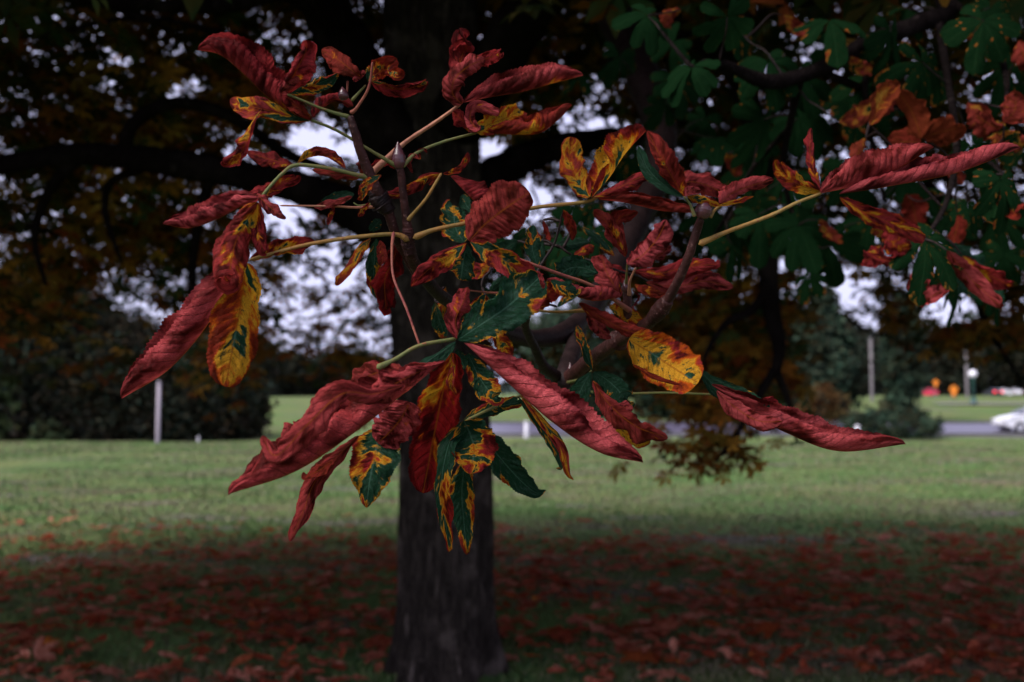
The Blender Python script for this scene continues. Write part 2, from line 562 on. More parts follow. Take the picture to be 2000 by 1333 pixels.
limb([(800, 470, 6.1), (700, 415, 5.95), (600, 375, 5.8), (480, 345, 5.7), (330, 318, 5.6), (170, 300, 5.5), (60, 312, 5.4), (-80, 340, 5.3), (-300, 400, 5.1)], [60, 42, 34, 30, 27, 23, 20, 18, 12], 2)
limb([(255, 310, 5.55), (245, 270, 5.5), (280, 225, 5.5), (340, 203, 5.5), (410, 212, 5.6), (480, 245, 5.8), (560, 300, 6.1), (640, 330, 6.4)], [13, 14, 14, 13, 13, 12, 10, 6], 3)
limb([(800, 330, 6.1), (740, 230, 6.0), (690, 120, 5.9), (640, 20, 5.8), (590, -120, 5.6), (500, -320, 5.2)], [75, 62, 55, 48, 40, 26], 4)
limb([(170, 300, 5.5), (120, 340, 5.5), (85, 400, 5.6), (68, 470, 5.6), (90, 560, 5.7)], [11, 11, 9, 7, 4], 5)
limb([(330, 315, 5.6), (225, 350, 5.7), (205, 400, 5.8), (215, 450, 5.8), (240, 520, 5.9)], [9, 8, 7, 6, 3], 6)
limb([(420, 330, 5.65), (395, 400, 5.8), (380, 480, 5.9), (375, 560, 6.0), (390, 640, 6.1)], [10, 10, 9, 7, 4], 7)
limb([(690, 60, 5.9), (560, -20, 5.2), (470, 8, 4.8), (380, 14, 4.6), (280, 10, 4.4), (160, -5, 4.2), (0, -50, 3.9)], [30, 26, 15, 13, 12, 11, 8], 8)
limb([(880, 250, 6.1), (1010, 60, 5.6), (1120, -90, 5.2), (1300, -160, 4.4), (1500, -150, 3.8)], [62, 52, 46, 36, 24], 9)
limb([(880, 420, 6.2), (985, 330, 6.5), (1080, 290, 6.9), (1200, 270, 7.4), (1400, 275, 8.0), (1560, 265, 8.6), (1700, 240, 9.2)], [45, 34, 26, 20, 17, 14, 8], 10)
limb([(1130, -80, 5.15), (1250, 20, 5.3), (1420, 120, 5.5), (1485, 300, 5.5), (1500, 430, 5.4), (1502, 560, 5.3), (1510, 620, 5.2), (1522, 680, 5.1), (1515, 730, 5.05)], [30, 24, 22, 22, 21, 20, 17, 13, 10], 11)
limb([(1500, 560, 5.3), (1470, 605, 5.2), (1420, 630, 5.1), (1385, 680, 5.0), (1370, 720, 5.0)], [12, 9, 7, 5, 3], 12)
limb([(1513, 720, 5.05), (1490, 760, 5.0), (1450, 830, 4.95), (1425, 870, 4.9), (1395, 905, 4.9)], [9, 8, 6, 5, 3], 13)
limb([(1515, 720, 5.05), (1535, 770, 5.1), (1550, 820, 5.1), (1556, 865, 5.1)], [9, 7, 6, 3], 14)
limb([(1445, 840, 4.95), (1440, 880, 4.9), (1455, 905, 4.9)], [4, 3, 2], 15)
limb([(1700, 240, 9.2), (1830, 380, 8.8), (1900, 560, 8.4), (1930, 640, 8.3), (1985, 730, 8.2)], [9, 10, 9, 7, 4], 16)
# the nearer branch at upper right
limb([(1470, -150, 3.85), (1760, -110, 3.2), (1850, 10, 2.7), (1790, 48, 2.55), (1700, 82, 2.45), (1630, 122, 2.35), (1560, 150, 2.3), (1500, 160, 2.25), (1445, 140, 2.2), (1405, 118, 2.15)],
     [24, 24, 20, 17, 16, 15, 14, 15, 12, 6], 17, 'branch')
limb([(1600, 140, 2.33), (1650, 160, 2.4), (1720, 190, 2.6), (1800, 230, 2.8)], [8, 8, 7, 5], 18, 'branch')

limb([(1565, 150, 2.3), (1545, 230, 2.4), (1530, 330, 2.52), (1552, 430, 2.6), (1590, 510, 2.75)], [8, 7, 6, 4.5, 3], 19, 'branch', sides=8)
limb([(1540, 250, 2.42), (1470, 330, 2.6), (1420, 420, 2.8), (1390, 470, 2.95)], [5, 4.5, 4, 3], 20, 'branch', sides=8)
limb([(1830, 20, 2.65), (1850, 150, 2.35), (1868, 280, 2.1), (1850, 390, 1.9), (1812, 462, 1.76)], [9, 8, 7, 5.5, 4], 21, 'branch', sides=8)
limb([(1860, 300, 2.08), (1920, 310, 2.0), (1965, 345, 1.85)], [5, 4.5, 3], 22, 'branch', sides=8)
limb([(1700, 82, 2.45), (1690, 180, 2.45), (1705, 290, 2.5), (1730, 400, 2.6)], [7, 6, 5, 4], 23, 'branch', sides=8)
limb([(1860, 5, 2.7), (1930, 60, 2.4), (1965, 150, 2.2), (1962, 240, 1.95)], [8, 7, 6, 4], 24, 'branch', sides=8)
limb([(1440, 140, 2.2), (1380, 120, 2.12), (1352, 130, 2.05), (1290, 60, 2.15)], [6, 5, 4, 3], 25, 'branch', sides=8)

# ------------------------------------------------------------------ crown
GAPS = [(311, 800, 48, 75, 1), (1650, 700, 75, 130, .9), (1860, 765, 190, 60, 1), (590, 800, 62, 42, 1), (620, 600, 100, 120, .42), (960, 330, 42, 75, .97), (1010, 400, 75, 55, .9), (1130, 240, 55, 40, .8), (1190, 260, 50, 28, .65), (320, 655, 70, 55, .7), (300, 540, 40, 30, .4),
        (1625, 555, 55, 35, .95), (1860, 600, 65, 32, .95), (620, 255, 55, 25, .9), (225, 112, 40, 22, .9), (710, 125, 30, 45, .9), (1080, 615, 70, 40, 1), (700, 285, 25, 35, .9), (1590, 130, 50, 45, .6),
        (360, 180, 45, 40, .85), (610, 290, 60, 30, .9), (540, 420, 60, 35, .7), (480, 510, 60, 40, .4), (570, 410, 45, 30, .8), (1180, 180, 40, 30, .7), (1960, 150, 50, 50, .7), (1700, 300, 60, 30, .6)]


def kite_leaf():
    """a palmate leaf of seven folded leaflets; unit leaflet length; x forward, z up"""
    V, Fq = [], []
    for k, a in enumerate([-118, -70, -24, 24, 70, 118]):
        L = [0.6, 0.88, 1.05, 1.0, 0.85, 0.62][k]
        w = 0.17 * L + 0.03
        ca, sa = math.cos(R(a)), math.sin(R(a))
        o = len(V)
        for x, y, z in [(0.03, 0, 0), (0.64 * L, w, -0.06), (L, 0, -0.28 * L), (0.64 * L, -w, -0.06), (0.6 * L, 0, -0.13)]:
            V.append((x * ca - y * sa, x * sa + y * ca, z))
        Fq += [(o, o + 1, o + 4, o + 4), (o + 1, o + 2, o + 4, o + 4), (o, o + 4, o + 3, o + 3), (o + 4, o + 2, o + 3, o + 3)]
    return np.array(V), Fq


_KV, _KF = kite_leaf()
_KT = []
for f in _KF:
    if f[2] == f[3]: _KT.append(f[:3])
    else: _KT += [(f[0], f[1], f[2]), (f[0], f[2], f[3])]
_KT = np.array(_KT)


def rot_frames(g, n, tilt):
    """n random leaf frames: heading anywhere, blade roughly level and tipped by up to tilt"""
    yaw = g.random(n) * 6.283
    up = unit(np.stack([g.normal(0, tilt, n), g.normal(0, tilt, n), np.ones(n)], 1))
    h = np.stack([np.cos(yaw), np.sin(yaw), np.zeros(n)], 1)
    x = unit(h - up * (h * up).sum(1, keepdims=True))
    y = np.cross(up, x)
    return np.stack([x, y, up], 2)


def to_px(P):
    d = P - CAM
    z = d @ _fw
    zz = np.where(np.abs(z) < 1e-3, 1e-3, z)
    return 1000 + F * (d @ _rt) / zz, 666.5 - F * (d @ _up) / zz, z


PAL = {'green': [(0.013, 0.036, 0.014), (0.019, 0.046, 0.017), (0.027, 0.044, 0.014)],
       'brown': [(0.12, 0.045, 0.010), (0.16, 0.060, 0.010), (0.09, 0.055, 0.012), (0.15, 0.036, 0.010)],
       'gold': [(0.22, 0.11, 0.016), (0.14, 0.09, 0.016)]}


def gap_keep(g, P):
    """thin places in the crown where the open sky is seen"""
    X, Y, Z = to_px(P)
    keep = np.ones(len(P), bool)
    for cx, cy, rx, ry, pr in GAPS:
        inside = ((X - cx) / rx) ** 2 + ((Y - cy) / ry) ** 2 < 1
        keep &= ~(inside & (Z > 0) & (g.random(len(P)) < pr))
    return keep


def crown_leaves(P, size, palette_p, g, bag, gain=1.0):
    """a leaf at each row of P"""
    n = len(P)
    if not n: return
    Rm = rot_frames(g, n, 0.55)
    s = size * (0.7 + 0.6 * g.random(n))
    V = np.einsum('nij,kj->nki', Rm, _KV) * s[:, None, None] + P[:, None, :]
    kinds = g.choice(3, n, p=palette_p)
    pal = [PAL['green'], PAL['brown'], PAL['gold']]
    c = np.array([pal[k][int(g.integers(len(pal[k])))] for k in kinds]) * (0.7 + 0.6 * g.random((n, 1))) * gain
    c = np.column_stack([c, np.ones(n)])
    Fq = (_KT[None] + (np.arange(n) * len(_KV))[:, None, None]).reshape(-1, 3)
    bag.put(V.reshape(-1, 3) - T0, Fq, None, np.repeat(c, len(_KV), 0))


def spray(g, centres, per, spread, flat=0.5):
    c = np.repeat(centres, per, 0)
    return c + g.normal(0, 1, c.shape) * np.array([spread, spread, spread * flat])


g = np.random.default_rng(21)
bag = Bag()
# dome of sprays round the trunk: open below near the stem, hanging low at the rim
N = 19000
u = g.random((N, 3))
rad = 9.0 * np.sqrt(u[:, 0])
ang = u[:, 1] * 6.283
rad = rad * (1 + 0.10 * np.sin(3 * ang + 1.0) + 0.07 * np.sin(7 * ang + 2.0))
low = 2.5 + 2.2 * np.clip(1 - rad / 4.2, 0, 1) - 1.0 * np.clip((rad - 4.6) / 2.0, 0, 1) + 1.6 * np.clip((rad - 6.6) / 2.0, 0, 1)
top = 2.2 + 6.8 * np.sqrt(np.clip(1 - (rad / 9.8) ** 2, 0, 1))
C = np.stack([TX + rad * np.cos(ang), TY + rad * np.sin(ang), low + (top - low) * u[:, 2]], 1)
C = C[(top > low + 0.1) & (g.random(N) < np.clip((9.0 - rad) / 4.2, 0, 1))]
X_, Y_, Z_ = to_px(C)
near = (Z_ < 2.6) & (C[:, 2] < 3.6)                       # keep clear of the camera's own corner
over = (C[:, 1] < 1.6) & ((C[:, 2] < 3.4) | (C[:, 0] < 0.9))
C = C[~near & ~over]
C = C[gap_keep(g, C)]
P = spray(g, C, 6, 0.30)
P = P[gap_keep(g, P)]
X_, Y_, Z_ = to_px(P)
P = P[~((Z_ < 2.4) & (X_ > -300) & (X_ < 2300) & (Y_ > -300))]
P = P[P[:, 2] > 1.85]
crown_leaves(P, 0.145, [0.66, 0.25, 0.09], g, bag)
print('crown leaves', len(P))
TW = Bag()
pick = C[g.random(len(C)) < 0.05]
for p in pick:
    axis_p = np.array([TX + .35 * (p[0] - TX), TY + .35 * (p[1] - TY), max(3.0, p[2] + .2)])
    v = axis_p - p
    L = min(1.6, np.linalg.norm(v)); v = v / np.linalg.norm(v) * L
    Vt, Ft = tube([p - v * .15, p + v * .3 + g.normal(0, .06, 3), p + v * .65 + g.normal(0, .08, 3) + (0, 0, .1), p + v], [.003, .008, .014, .022], 5, 0, 1, n=9)
    TW.put(Vt - T0, Ft)
tag(add('twigs', TW.mesh('twigs'), M['limb'], tree), 'fine dark twigs through the crown', kind='stuff')
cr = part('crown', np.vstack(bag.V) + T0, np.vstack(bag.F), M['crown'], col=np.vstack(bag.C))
tag(cr, 'dark mass of green and brown leaves against pale sky', kind='stuff')

# low skirts of browner leaves hanging at the far rim
bag = Bag()
skirts = []
for (cx, cy, d, sx, sy, n) in [(60, 520, 9.5, 110, 110, 40), (180, 430, 8.5, 120, 80, 30), (300, 480, 9, 110, 80, 26), (520, 520, 10, 120, 70, 16), (620, 640, 11, 80, 70, 14), (420, 420, 8.5, 120, 60, 22), (200, 250, 7.5, 160, 80, 30), (450, 180, 7.5, 150, 80, 24), (1080, 150, 8, 90, 100, 20), (1050, 480, 10, 60, 60, 10), (470, 680, 10.5, 45, 50, 12), (430, 750, 10.5, 40, 30, 4),
                               (660, 690, 10.5, 40, 45, 10), (1420, 620, 9.0, 90, 80, 50), (1390, 730, 8.6, 90, 60, 36), (1480, 760, 8.4, 60, 50, 20), (1300, 700, 9.5, 50, 60, 12), (1880, 640, 9, 70, 25, 12), (1960, 600, 8.6, 50, 45, 14), (1700, 600, 9.3, 40, 25, 8),
                               (1250, 560, 9.5, 60, 60, 14), (1340, 850, 7.6, 35, 12, 5)]:
    for k in range(n):
        a, b = g.normal(0, 0.55, 2)
        skirts.append(px(cx + sx * a, cy + sy * b, d + g.normal(0, 0.5)))
P = spray(g, np.array(skirts), 11, 0.20, 0.8)
P = P[gap_keep(g, P)]
crown_leaves(P, 0.115, [0.20, 0.46, 0.34], g, bag, 2.4)
# the twig tips that hang lowest
tips = np.array([px(1400, 885, 4.9), px(1440, 890, 4.9), px(1350, 880, 4.9), px(1455, 905, 4.9), px(1400, 905, 4.9), px(1340, 905, 4.95), px(1310, 872, 5.0), px(1425, 870, 4.9), px(1380, 860, 4.9)])
crown_leaves(spray(g, tips, 7, 0.055, 0.45), 0.075, [0.1, 0.6, 0.3], g, bag, 1.5)
crown_leaves(spray(g, np.array([px(1556, 862, 5.1), px(1540, 770, 5.1)]), 3, 0.04, 0.5), 0.06, [0.6, 0.3, 0.1], g, bag)
tag(part('hanging_foliage', np.vstack(bag.V) + T0, np.vstack(bag.F), M['crown'], col=np.vstack(bag.C)), 'brown and gold leaves hanging low at the rim of the crown', kind='stuff')

# ------------------------------------------------------------------ leaflets
def leaflet_mesh(name, C, hw, fl=0, fr=0, rl=0, rr=0, face=0, twist=0, seed=0, ns=56, nu=11, crumple=1.0, nv=14, pw=(0.85, 0.7), ref=None, origin=T0, pleat=None):
    """C: midrib points (m) base to tip; hw: half width (m); fl/fr fold of the two halves (deg), rl/rr how far
    each margin rolls (turns; positive towards the viewer's side of the blade)"""
    g = np.random.default_rng(seed + 1000)
    c = smooth(C, ns)
    L = np.linalg.norm(np.diff(c, axis=0), axis=1).sum()
    T = unit(np.gradient(c, axis=0))
    Vw = unit((CAM if ref is None else np.asarray(ref)) - c) if ref is None or len(np.shape(ref)) == 1 else ref
    Nn = unit(Vw - T * (Vw * T).sum(1, keepdims=True))
    B = np.cross(Nn, T)
    s = np.linspace(0, 1, ns)
    phi = R(face) + R(twist) * (s - 0.4)
    cp, sp = np.cos(phi)[:, None], np.sin(phi)[:, None]
    N2 = cp * Nn + sp * B
    B2 = cp * B - sp * Nn
    a, b = pw
    w = (s ** a) * ((1 - s) ** b)
    w = w / w.max()
    w = hw * (0.03 + 0.97 * w)
    w[-1] = hw * 0.015

    def wob(q, amp, lo, hi, k_=4):
        r = 0
        for k in range(k_):
            r = r + np.sin(q * (lo + (hi - lo) * g.random()) * 6.283 + g.random() * 6.283)
        return amp * r / 2.0
    cols, phs = [], []
    tt = np.linspace(0, 1, nu)
    sv = s + wob(s, 0.010, 1.0, 4.0)                         # veins are not evenly spaced
    va = 0.02 + 0.045 * g.random() if pleat is None else pleat
    for sgn, fold, roll in ((1, fl, rl), (-1, fr, rr)):
        cell = np.floor(sv * nv * 2 + g.random())
        tooth = np.random.default_rng(seed * 2 + (sgn > 0)).random(200)[np.clip(cell.astype(int), 0, 199)]
        serr = 1 + 0.085 * (np.abs((sv * nv * 2.6) % 1) - 0.5) + 0.06 * crumple * (tooth - 0.5) + wob(s, 0.06, 2, 8) * crumple
        ww = w * serr
        ro = roll * (0.45 + 0.55 * (w / hw)) * (1 + wob(s, 0.30, 0.6, 2.6)) + wob(s, 0.045 * crumple, 1.5, 5.0)
        th = R(fold) + 2 * math.pi * ro[:, None] * (0.42 * tt + 0.58 * tt ** 2)[None, :] + wob(s, 0.16 * crumple, 1, 4)[:, None] * tt[None, :]
        slant = 0.15 + 0.02 * g.normal()
        ph = (sv[:, None] - slant * tt[None, :] ** 1.15) * nv + 2.0
        if crumple > 0:                                      # the drying blade puckers between its side veins
            th = th + crumple * 0.07 * np.sin(2 * math.pi * ph) * (tt ** 1.5)[None, :] * (0.5 + g.random())
        du = ww[:, None] / (nu - 1)
        yb = np.concatenate([np.zeros((ns, 1)), np.cumsum(np.cos(th[:, :-1]) * du, 1)], 1)
        yn = np.concatenate([np.zeros((ns, 1)), np.cumsum(np.sin(th[:, :-1]) * du, 1)], 1)
        saw = np.abs(np.sin(math.pi * ph))
        vamp = va * np.clip(1 + wob(s, 0.8, 0.8, 4.0), 0.1, 2.2)
        h = vamp[:, None] * w[:, None] * (saw ** 0.7 - 0.5) * np.sin(math.pi * np.clip(tt, 0, 0.8) / 0.9)[None, :]
        cr = 0
        for k in range(7):
            fs, ft = 0.8 + 5.0 * g.random(), 0.3 + 2.2 * g.random()
            cr = cr + np.sin(6.283 * (s[:, None] * fs + tt[None, :] * ft * g.choice([-1, 1]) + g.random())) * (1.6 / (0.6 + 0.25 * fs))
        fr_ = 0
        for k in range(4):
            fr_ = fr_ + np.sin(6.283 * (s[:, None] * (7 + 9 * g.random()) + tt[None, :] * (1 + 4 * g.random()) * g.choice([-1, 1]) + g.random()))
        h = h + crumple * 0.006 * hw * fr_ * tt[None, :] ** 0.6
        h = h + crumple * 0.038 * hw * cr / 2 * (tt ** 0.7)[None, :] * (0.3 + 0.7 * w / hw)[:, None]
        yb = yb - np.sin(th) * h
        yn = yn + np.cos(th) * h
        cols.append(c[:, None, :] + sgn * yb[..., None] * B2[:, None, :] + yn[..., None] * N2[:, None, :])
        phs.append(ph)
    Lh, Rh = cols
    G = np.concatenate([Lh[:, ::-1], Rh[:, 1:]], 1)
    m = G.shape[1]
    vv = np.concatenate([0.5 + 0.5 * tt[::-1], 0.5 - 0.5 * tt[1:]])
    uv = np.stack([np.repeat(s[:, None], m, 1), np.repeat(vv[None, :], ns, 0)], -1).reshape(-1, 2)
    me = mesh_np(name, G.reshape(-1, 3) - origin, grid_faces(ns, m), uv)
    PH = np.concatenate([phs[0][:, ::-1], phs[1][:, 1:]], 1)
    me.attributes.new('vein', 'FLOAT', 'POINT').data.foreach_set('value', PH.astype(np.float32).ravel())
    return me


DF = 1.16                 # where the sharp leaves hang
branch_wood = None
_cnt = [0]


def lf(pts, hw, col, fl=0, fr=0, rl=0, rr=0, d=0.0, face=0, twist=0, crumple=1.0, parent=None, name='leaflet', label=None, nv=14, pw=(0.85, 0.7), ns=112, nu=15):
    """pts in pixels (x, y[, extra centimetres away]); d: centimetres behind the focus plane"""
    _cnt[0] += 1
    k = _cnt[0]
    rg = np.random.default_rng(k + 77)
    hw = hw * (0.86 if max(abs(rl), abs(rr)) > .17 else 1.0)
    if max(abs(rl), abs(rr)) > .17: rl, rr = rl * 1.25, rr * 1.25
    slope, bow = rg.uniform(-4, 5) * min(1, hw / 30), rg.uniform(-2.5, 2.5) * min(1, hw / 30)
    face = face + rg.uniform(-24, 24)
    m_ = len(pts) - 1
    C = [px(p[0], p[1], DF + (d + (p[2] if len(p) > 2 else 0) + slope * i / m_ + bow * math.sin(math.pi * i / m_)) * 0.01) for i, p in enumerate(pts)]
    if crumple >= 0.9 and 14 < hw < 40 and min(rl, rr) > -.34 and rg.random() < 0.7:     # a dry tip hooks over
        e = C[-1] - C[-2]
        e = e / np.linalg.norm(e) * hw / F * DF * 0.55
        C.append(C[-1] + 0.35 * e + np.array([0, rg.choice([-1, 1]) * np.linalg.norm(e), 0.4 * np.linalg.norm(e)]))
    D = DF + d * 0.01
    if abs(fr) >= 100:                                       # one half folded behind: the other bellies out and over
        fl, rl, hw = fl + 58, rl - .14, hw * 1.3
    elif abs(fl) >= 100:
        fr, rr, hw = fr + 58, rr - .14, hw * 1.3
    pleat = 0.05 if (max(abs(fl), abs(fr)) >= 100 and crumple < 1.5) else None
    if pleat: crumple *= 0.6
    me = leaflet_mesh(name, C, hw / F * D, fl, fr, rl, rr, face, twist, k, ns=ns, nu=nu, pleat=pleat, crumple=crumple, nv=nv, pw=pw)
    o = add(name, me, M['leaf'], parent or branch_wood)
    r = np.random.default_rng(k).random()
    o.color = (col[0], col[1], col[2], r)
    if label: o['label'] = label
    return o


def stalk(pts, r0, r1=None, mat='stalk', d=0.0, name='leaf_stalk', rough=0.05, sides=9):
    P = [px(p[0] + (random.uniform(-2.5, 2.5) if 0 < i < len(pts) - 1 else 0), p[1] + (random.uniform(-2.5, 2.5) if 0 < i < len(pts) - 1 else 0), DF + (d + (p[2] if len(p) > 2 else 0)) * 0.01) for i, p in enumerate(pts)]
    r1 = r0 if r1 is None else r1
    rr = np.linspace(r0, r1, len(P)) / F * DF * 0.82
    rr[0] *= 1.5
    V, Fq = tube(P, rr, sides, rough, len(P) + int(pts[0][0]), n=9 * len(P))
    return part(name, V, Fq, M[mat], branch_wood)


def twig(pts, rad, mat='twig', name='twig', rough=0.05, seed=3, parent=None):
    P = [px(p[0], p[1], DF + p[2] * 0.01) for p in pts]
    rr = np.array([r / F * (DF + p[2] * 0.01) for r, p in zip(rad, pts)])
    V, Fq = tube(P, rr, 12, rough, seed, n=12 * len(P))
    WOOD.append(smooth(np.array(P), 12 * len(pts)))
    return part(name, V, Fq, M[mat], parent)


def hang(p, parent, r=0.0016, mat='old_twig', name='leaf_stalk'):
    """a thin stalk from the nearest wood to the leaf at p"""
    W = np.vstack(WOOD)
    dd = np.linalg.norm(W - p, axis=1)
    q = W[int(np.argmin(dd))]
    L = float(dd.min())
    if L < 0.012:
        return
    g = np.random.default_rng(int(abs(p[0]) * 9999) % 9973)
    sag = np.array([0, 0, 0.04 * L])
    m1, m2 = q * .66 + p * .34 + sag + g.normal(0, .04 * L, 3), q * .33 + p * .67 + sag + g.normal(0, .04 * L, 3)
    V, Fq = tube([q, m1, m2, p], [r * (1.4 + 2.2 * L), r * (1.2 + 1.4 * L), r * 1.1, r * .9], 6, 0.0, 1, n=14)
    WOOD.append(smooth(np.array([q, m1, m2, p]), 10)[1:])
    part(name, V, Fq, M[mat], parent)


def bud(x, y, d, L, w, ang=90):
    """a pointed bud of overlapping scales; ang: pointing direction in the picture, degrees"""
    a = R(ang)
    P, r = [], []
    for t, q in ((0, .45), (.12, .8), (.3, 1), (.5, .95), (.7, .66), (.86, .34), (1, .06)):
        P.append(px(x + math.cos(a) * L * t, y - math.sin(a) * L * t, DF + d * 0.01)); r.append(q * w / F * DF)
    V, Fq = tube(P, r, 12, 0.0, 1, n=30)
    V = V.reshape(30, 12, 3)
    cen = V.mean(1, keepdims=True)
    k = np.arange(30)[:, None]; j = np.arange(12)[None, :]
    V = cen + (V - cen) * (1 + 0.07 * ((k * 0.22 + 0.5 * np.cos(j * 2.09 + (k // 6))) % 1.0))[..., None]
    return part('bud', V.reshape(-1, 3), Fq, M['bud'], branch_wood)


# the mother branch: from the limb overhead, down through the U bend, out to the left-hand twig
branch_wood = twig([(1110, -100, 408), (1188, 13, 365), (1235, 106, 305), (1270, 190, 255), (1292, 260, 220), (1275, 360, 175), (1215, 500, 125), (1160, 595, 85), (1118, 640, 66), (1060, 660, 52), (990, 650, 40), (930, 622, 28), (870, 585, 16), (832, 548, 9), (812, 520, 6)],
                   [40, 36, 34, 32, 30, 27, 24, 22, 20, 18, 16, 14, 13, 12.5, 11], 'old_twig', 'drooping_branch', 0.06, 7, tree)
tag(branch_wood, 'drooping near branch with curled red and yellow leaves')
B0 = branch_wood
twig([(826, 540, 8), (808, 512, 5), (800, 485, 3), (796, 450, 2.4), (790, 400, 1.6), (784, 345, .8), (780, 325, .5)], [11, 12, 11.5, 10, 8.5, 7.5, 7], 'twig', seed=14, parent=B0)

twig([(1128, 650, 70), (1118, 690, 50), (1105, 735, 38), (1102, 765, 36)], [17, 17, 19, 8], 'old_twig', seed=4, parent=B0)
twig([(1030, 612, 20), (1027, 640, 24), (1045, 680, 29), (1062, 715, 33), (1085, 733, 36), (1103, 740, 38)], [7, 8, 9, 10, 11, 10], 'old_twig', seed=5, parent=B0)
twig([(1103, 748, 38), (1150, 705, 30), (1205, 668, 20), (1250, 643, 12), (1285, 612, 7), (1318, 560, 4), (1345, 500, 2), (1362, 448, 1), (1370, 425, 0)], [15, 14.5, 13.5, 12.5, 11, 9.5, 8.5, 8, 7.5], 'twig', seed=6, parent=B0)
twig([(1200, 672, 20), (1207, 666, 19.5), (1216, 660, 19)], [15, 21, 15], 'twig', seed=8, parent=B0)
twig([(1272, 625, 8), (1290, 606, 6.5), (1305, 585, 5)], [13, 17, 12], 'twig', seed=9, parent=B0)
twig([(1232, 648, 14), (1226, 620, 12), (1226, 590, 11), (1224, 560, 11)], [10, 9, 9, 9], 'twig', seed=10, parent=B0)
twig([(815, 535, 8), (786, 488, 6), (770, 450, 3), (758, 415, 2), (742, 388, 1), (724, 345, 0), (706, 300, -1), (692, 255, -2), (683, 226, -2)], [11, 10, 10, 11, 12, 11, 9.5, 8, 7], 'twig', seed=11, parent=B0)
twig([(762, 418, 2), (748, 398, 1.5), (735, 382, 1), (728, 370, 1)], [11, 19, 17, 9], 'old_twig', seed=12, rough=0.12, parent=B0)
twig([(801, 500, 3), (797, 470, 2.5), (795, 445, 2)], [10, 13.5, 10], 'twig', seed=13, rough=0.08, parent=B0)
bud(780, 332, 0.5, 56, 13, 93)
bud(672, 196, -2, 27, 10, 97)
bud(1371, 428, -0.5, 48, 16, 80)
bud(1222, 572, 10, 26, 8, 95)
bud(1115, 748, 36, 40, 11, 92)

# leaf stalks
stalk([(800, 471, 1.5), (772, 458, 1), (700, 463, 0), (600, 478, -1), (486, 508, -2)], 6, 4)
stalk([(806, 466, 1.5), (850, 449, 1.5), (930, 430, 2), (1040, 408, 4), (1140, 394, 5), (1172, 384, 5)], 6, 4)
stalk([(795, 432, 1.8), (808, 418, 1.3), (830, 386, 0.5), (863, 338, 0)], 4.5, 3.5)
stalk([(778, 327, 0.5), (720, 292, -1), (660, 258, -2.5), (606, 234, -3.5)], 4, 3.2, 'stalk_green')
stalk([(783, 328, 0.5), (815, 301, 1), (870, 278, 2), (937, 258, 2)], 4.2, 3.2, 'stalk_green')
stalk([(716, 348, 3), (790, 282, 3), (850, 238, 2), (902, 202, 1)], 7, 4, 'stalk_tan')
stalk([(684, 230, -2), (640, 216, -3), (600, 200, -4), (560, 184, -5)], 3.6, 3, 'stalk_green')
stalk([(684, 222, -2), (697, 212, -2.4), (718, 168, -3), (728, 121, -4)], 4.4, 2.6, 'stalk_red')
stalk([(686, 198, -2), (715, 166, -2.5)], 3, 2.2, 'stalk_green')
stalk([(679, 158, -2), (678, 182, -2)], 2.2, 1.8, 'stalk_red')
stalk([(722, 348, 0), (690, 340, -1), (640, 330, -2), (580, 325, -3), (550, 340, -3.5), (520, 372, -4), (505, 395, -4)], 5, 3.6, 'stalk_green')
stalk([(738, 404, 1), (690, 404, 0), (650, 405, 0), (545, 402, -1)], 3.4, 2, 'stalk_tan')
stalk([(735, 398, 1), (700, 402, 0.5), (690, 396, 0.5)], 2.6, 1.8, 'stalk_green')
stalk([(769, 452, 0), (763, 490, -1), (771, 542, -2.5), (792, 603, -4), (820, 676, -5)], 3.2, 3, 'stalk_red')
stalk([(1364, 478, 1), (1425, 453, 1), (1500, 421, 1), (1560, 397, 1), (1607, 377, 1)], 6, 4)
stalk([(1357, 424, -1), (1350, 402, -1.4), (1336, 384, -2)], 3.2, 2.6, 'stalk_green')
stalk([(1386, 426, 0), (1395, 412, 0), (1410, 400, 0)], 3.6, 3)
stalk([(1223, 556, 10), (1224, 530, 8), (1226, 508, 7)], 3, 2.2, 'stalk_green')
stalk([(1229, 578, 10), (1232, 548, 8), (1242, 523, 6)], 4, 2.6, 'stalk_tan')
stalk([(1103, 764, 36), (1060, 763, 26), (1020, 774, 14), (975, 793, 5), (905, 824, 1)], 4.6, 3.8, 'stalk_green')
stalk([(1106, 748, 36), (1138, 737, 28), (1156, 724, 18)], 3.4, 2.6, 'stalk_green')
stalk([(1110, 762, 36), (1205, 767, 22), (1300, 768, 12), (1395, 771, 4)], 3.4, 3, 'stalk_green')
stalk([(1150, 606, 14), (1090, 609, 10), (1038, 606, 8)], 4, 3)
stalk([(735, 720, -8), (775, 699, -7), (820, 677, -6), (892, 662, -4)], 5.4, 4.4, 'stalk_green')
stalk([(1235, 610, 10), (1160, 562, 4), (1100, 540, 1), (1030, 512, -1), (918, 471, -2)], 5, 3.4, 'stalk_red')
stalk([(985, 574, 10), (950, 571, 8), (912, 567, 4)], 3, 2, 'stalk_red')

# colour recipes: red share, yellow rim, pinkness
RD, RP, RK = (.72, .26, .25), (.80, .22, .70), (.95, .12, .0)
RO = (0.56, .40, .25)      # red with orange and yellow
YL = (0.30, .85, .2)       # yellow with green flecks and red margin
GR = (0.08, .14, .2)       # green with a few rusty patches
GM = (0.26, .20, .25)      # green with wide rusty margin
MX = (0.45, .32, .35)

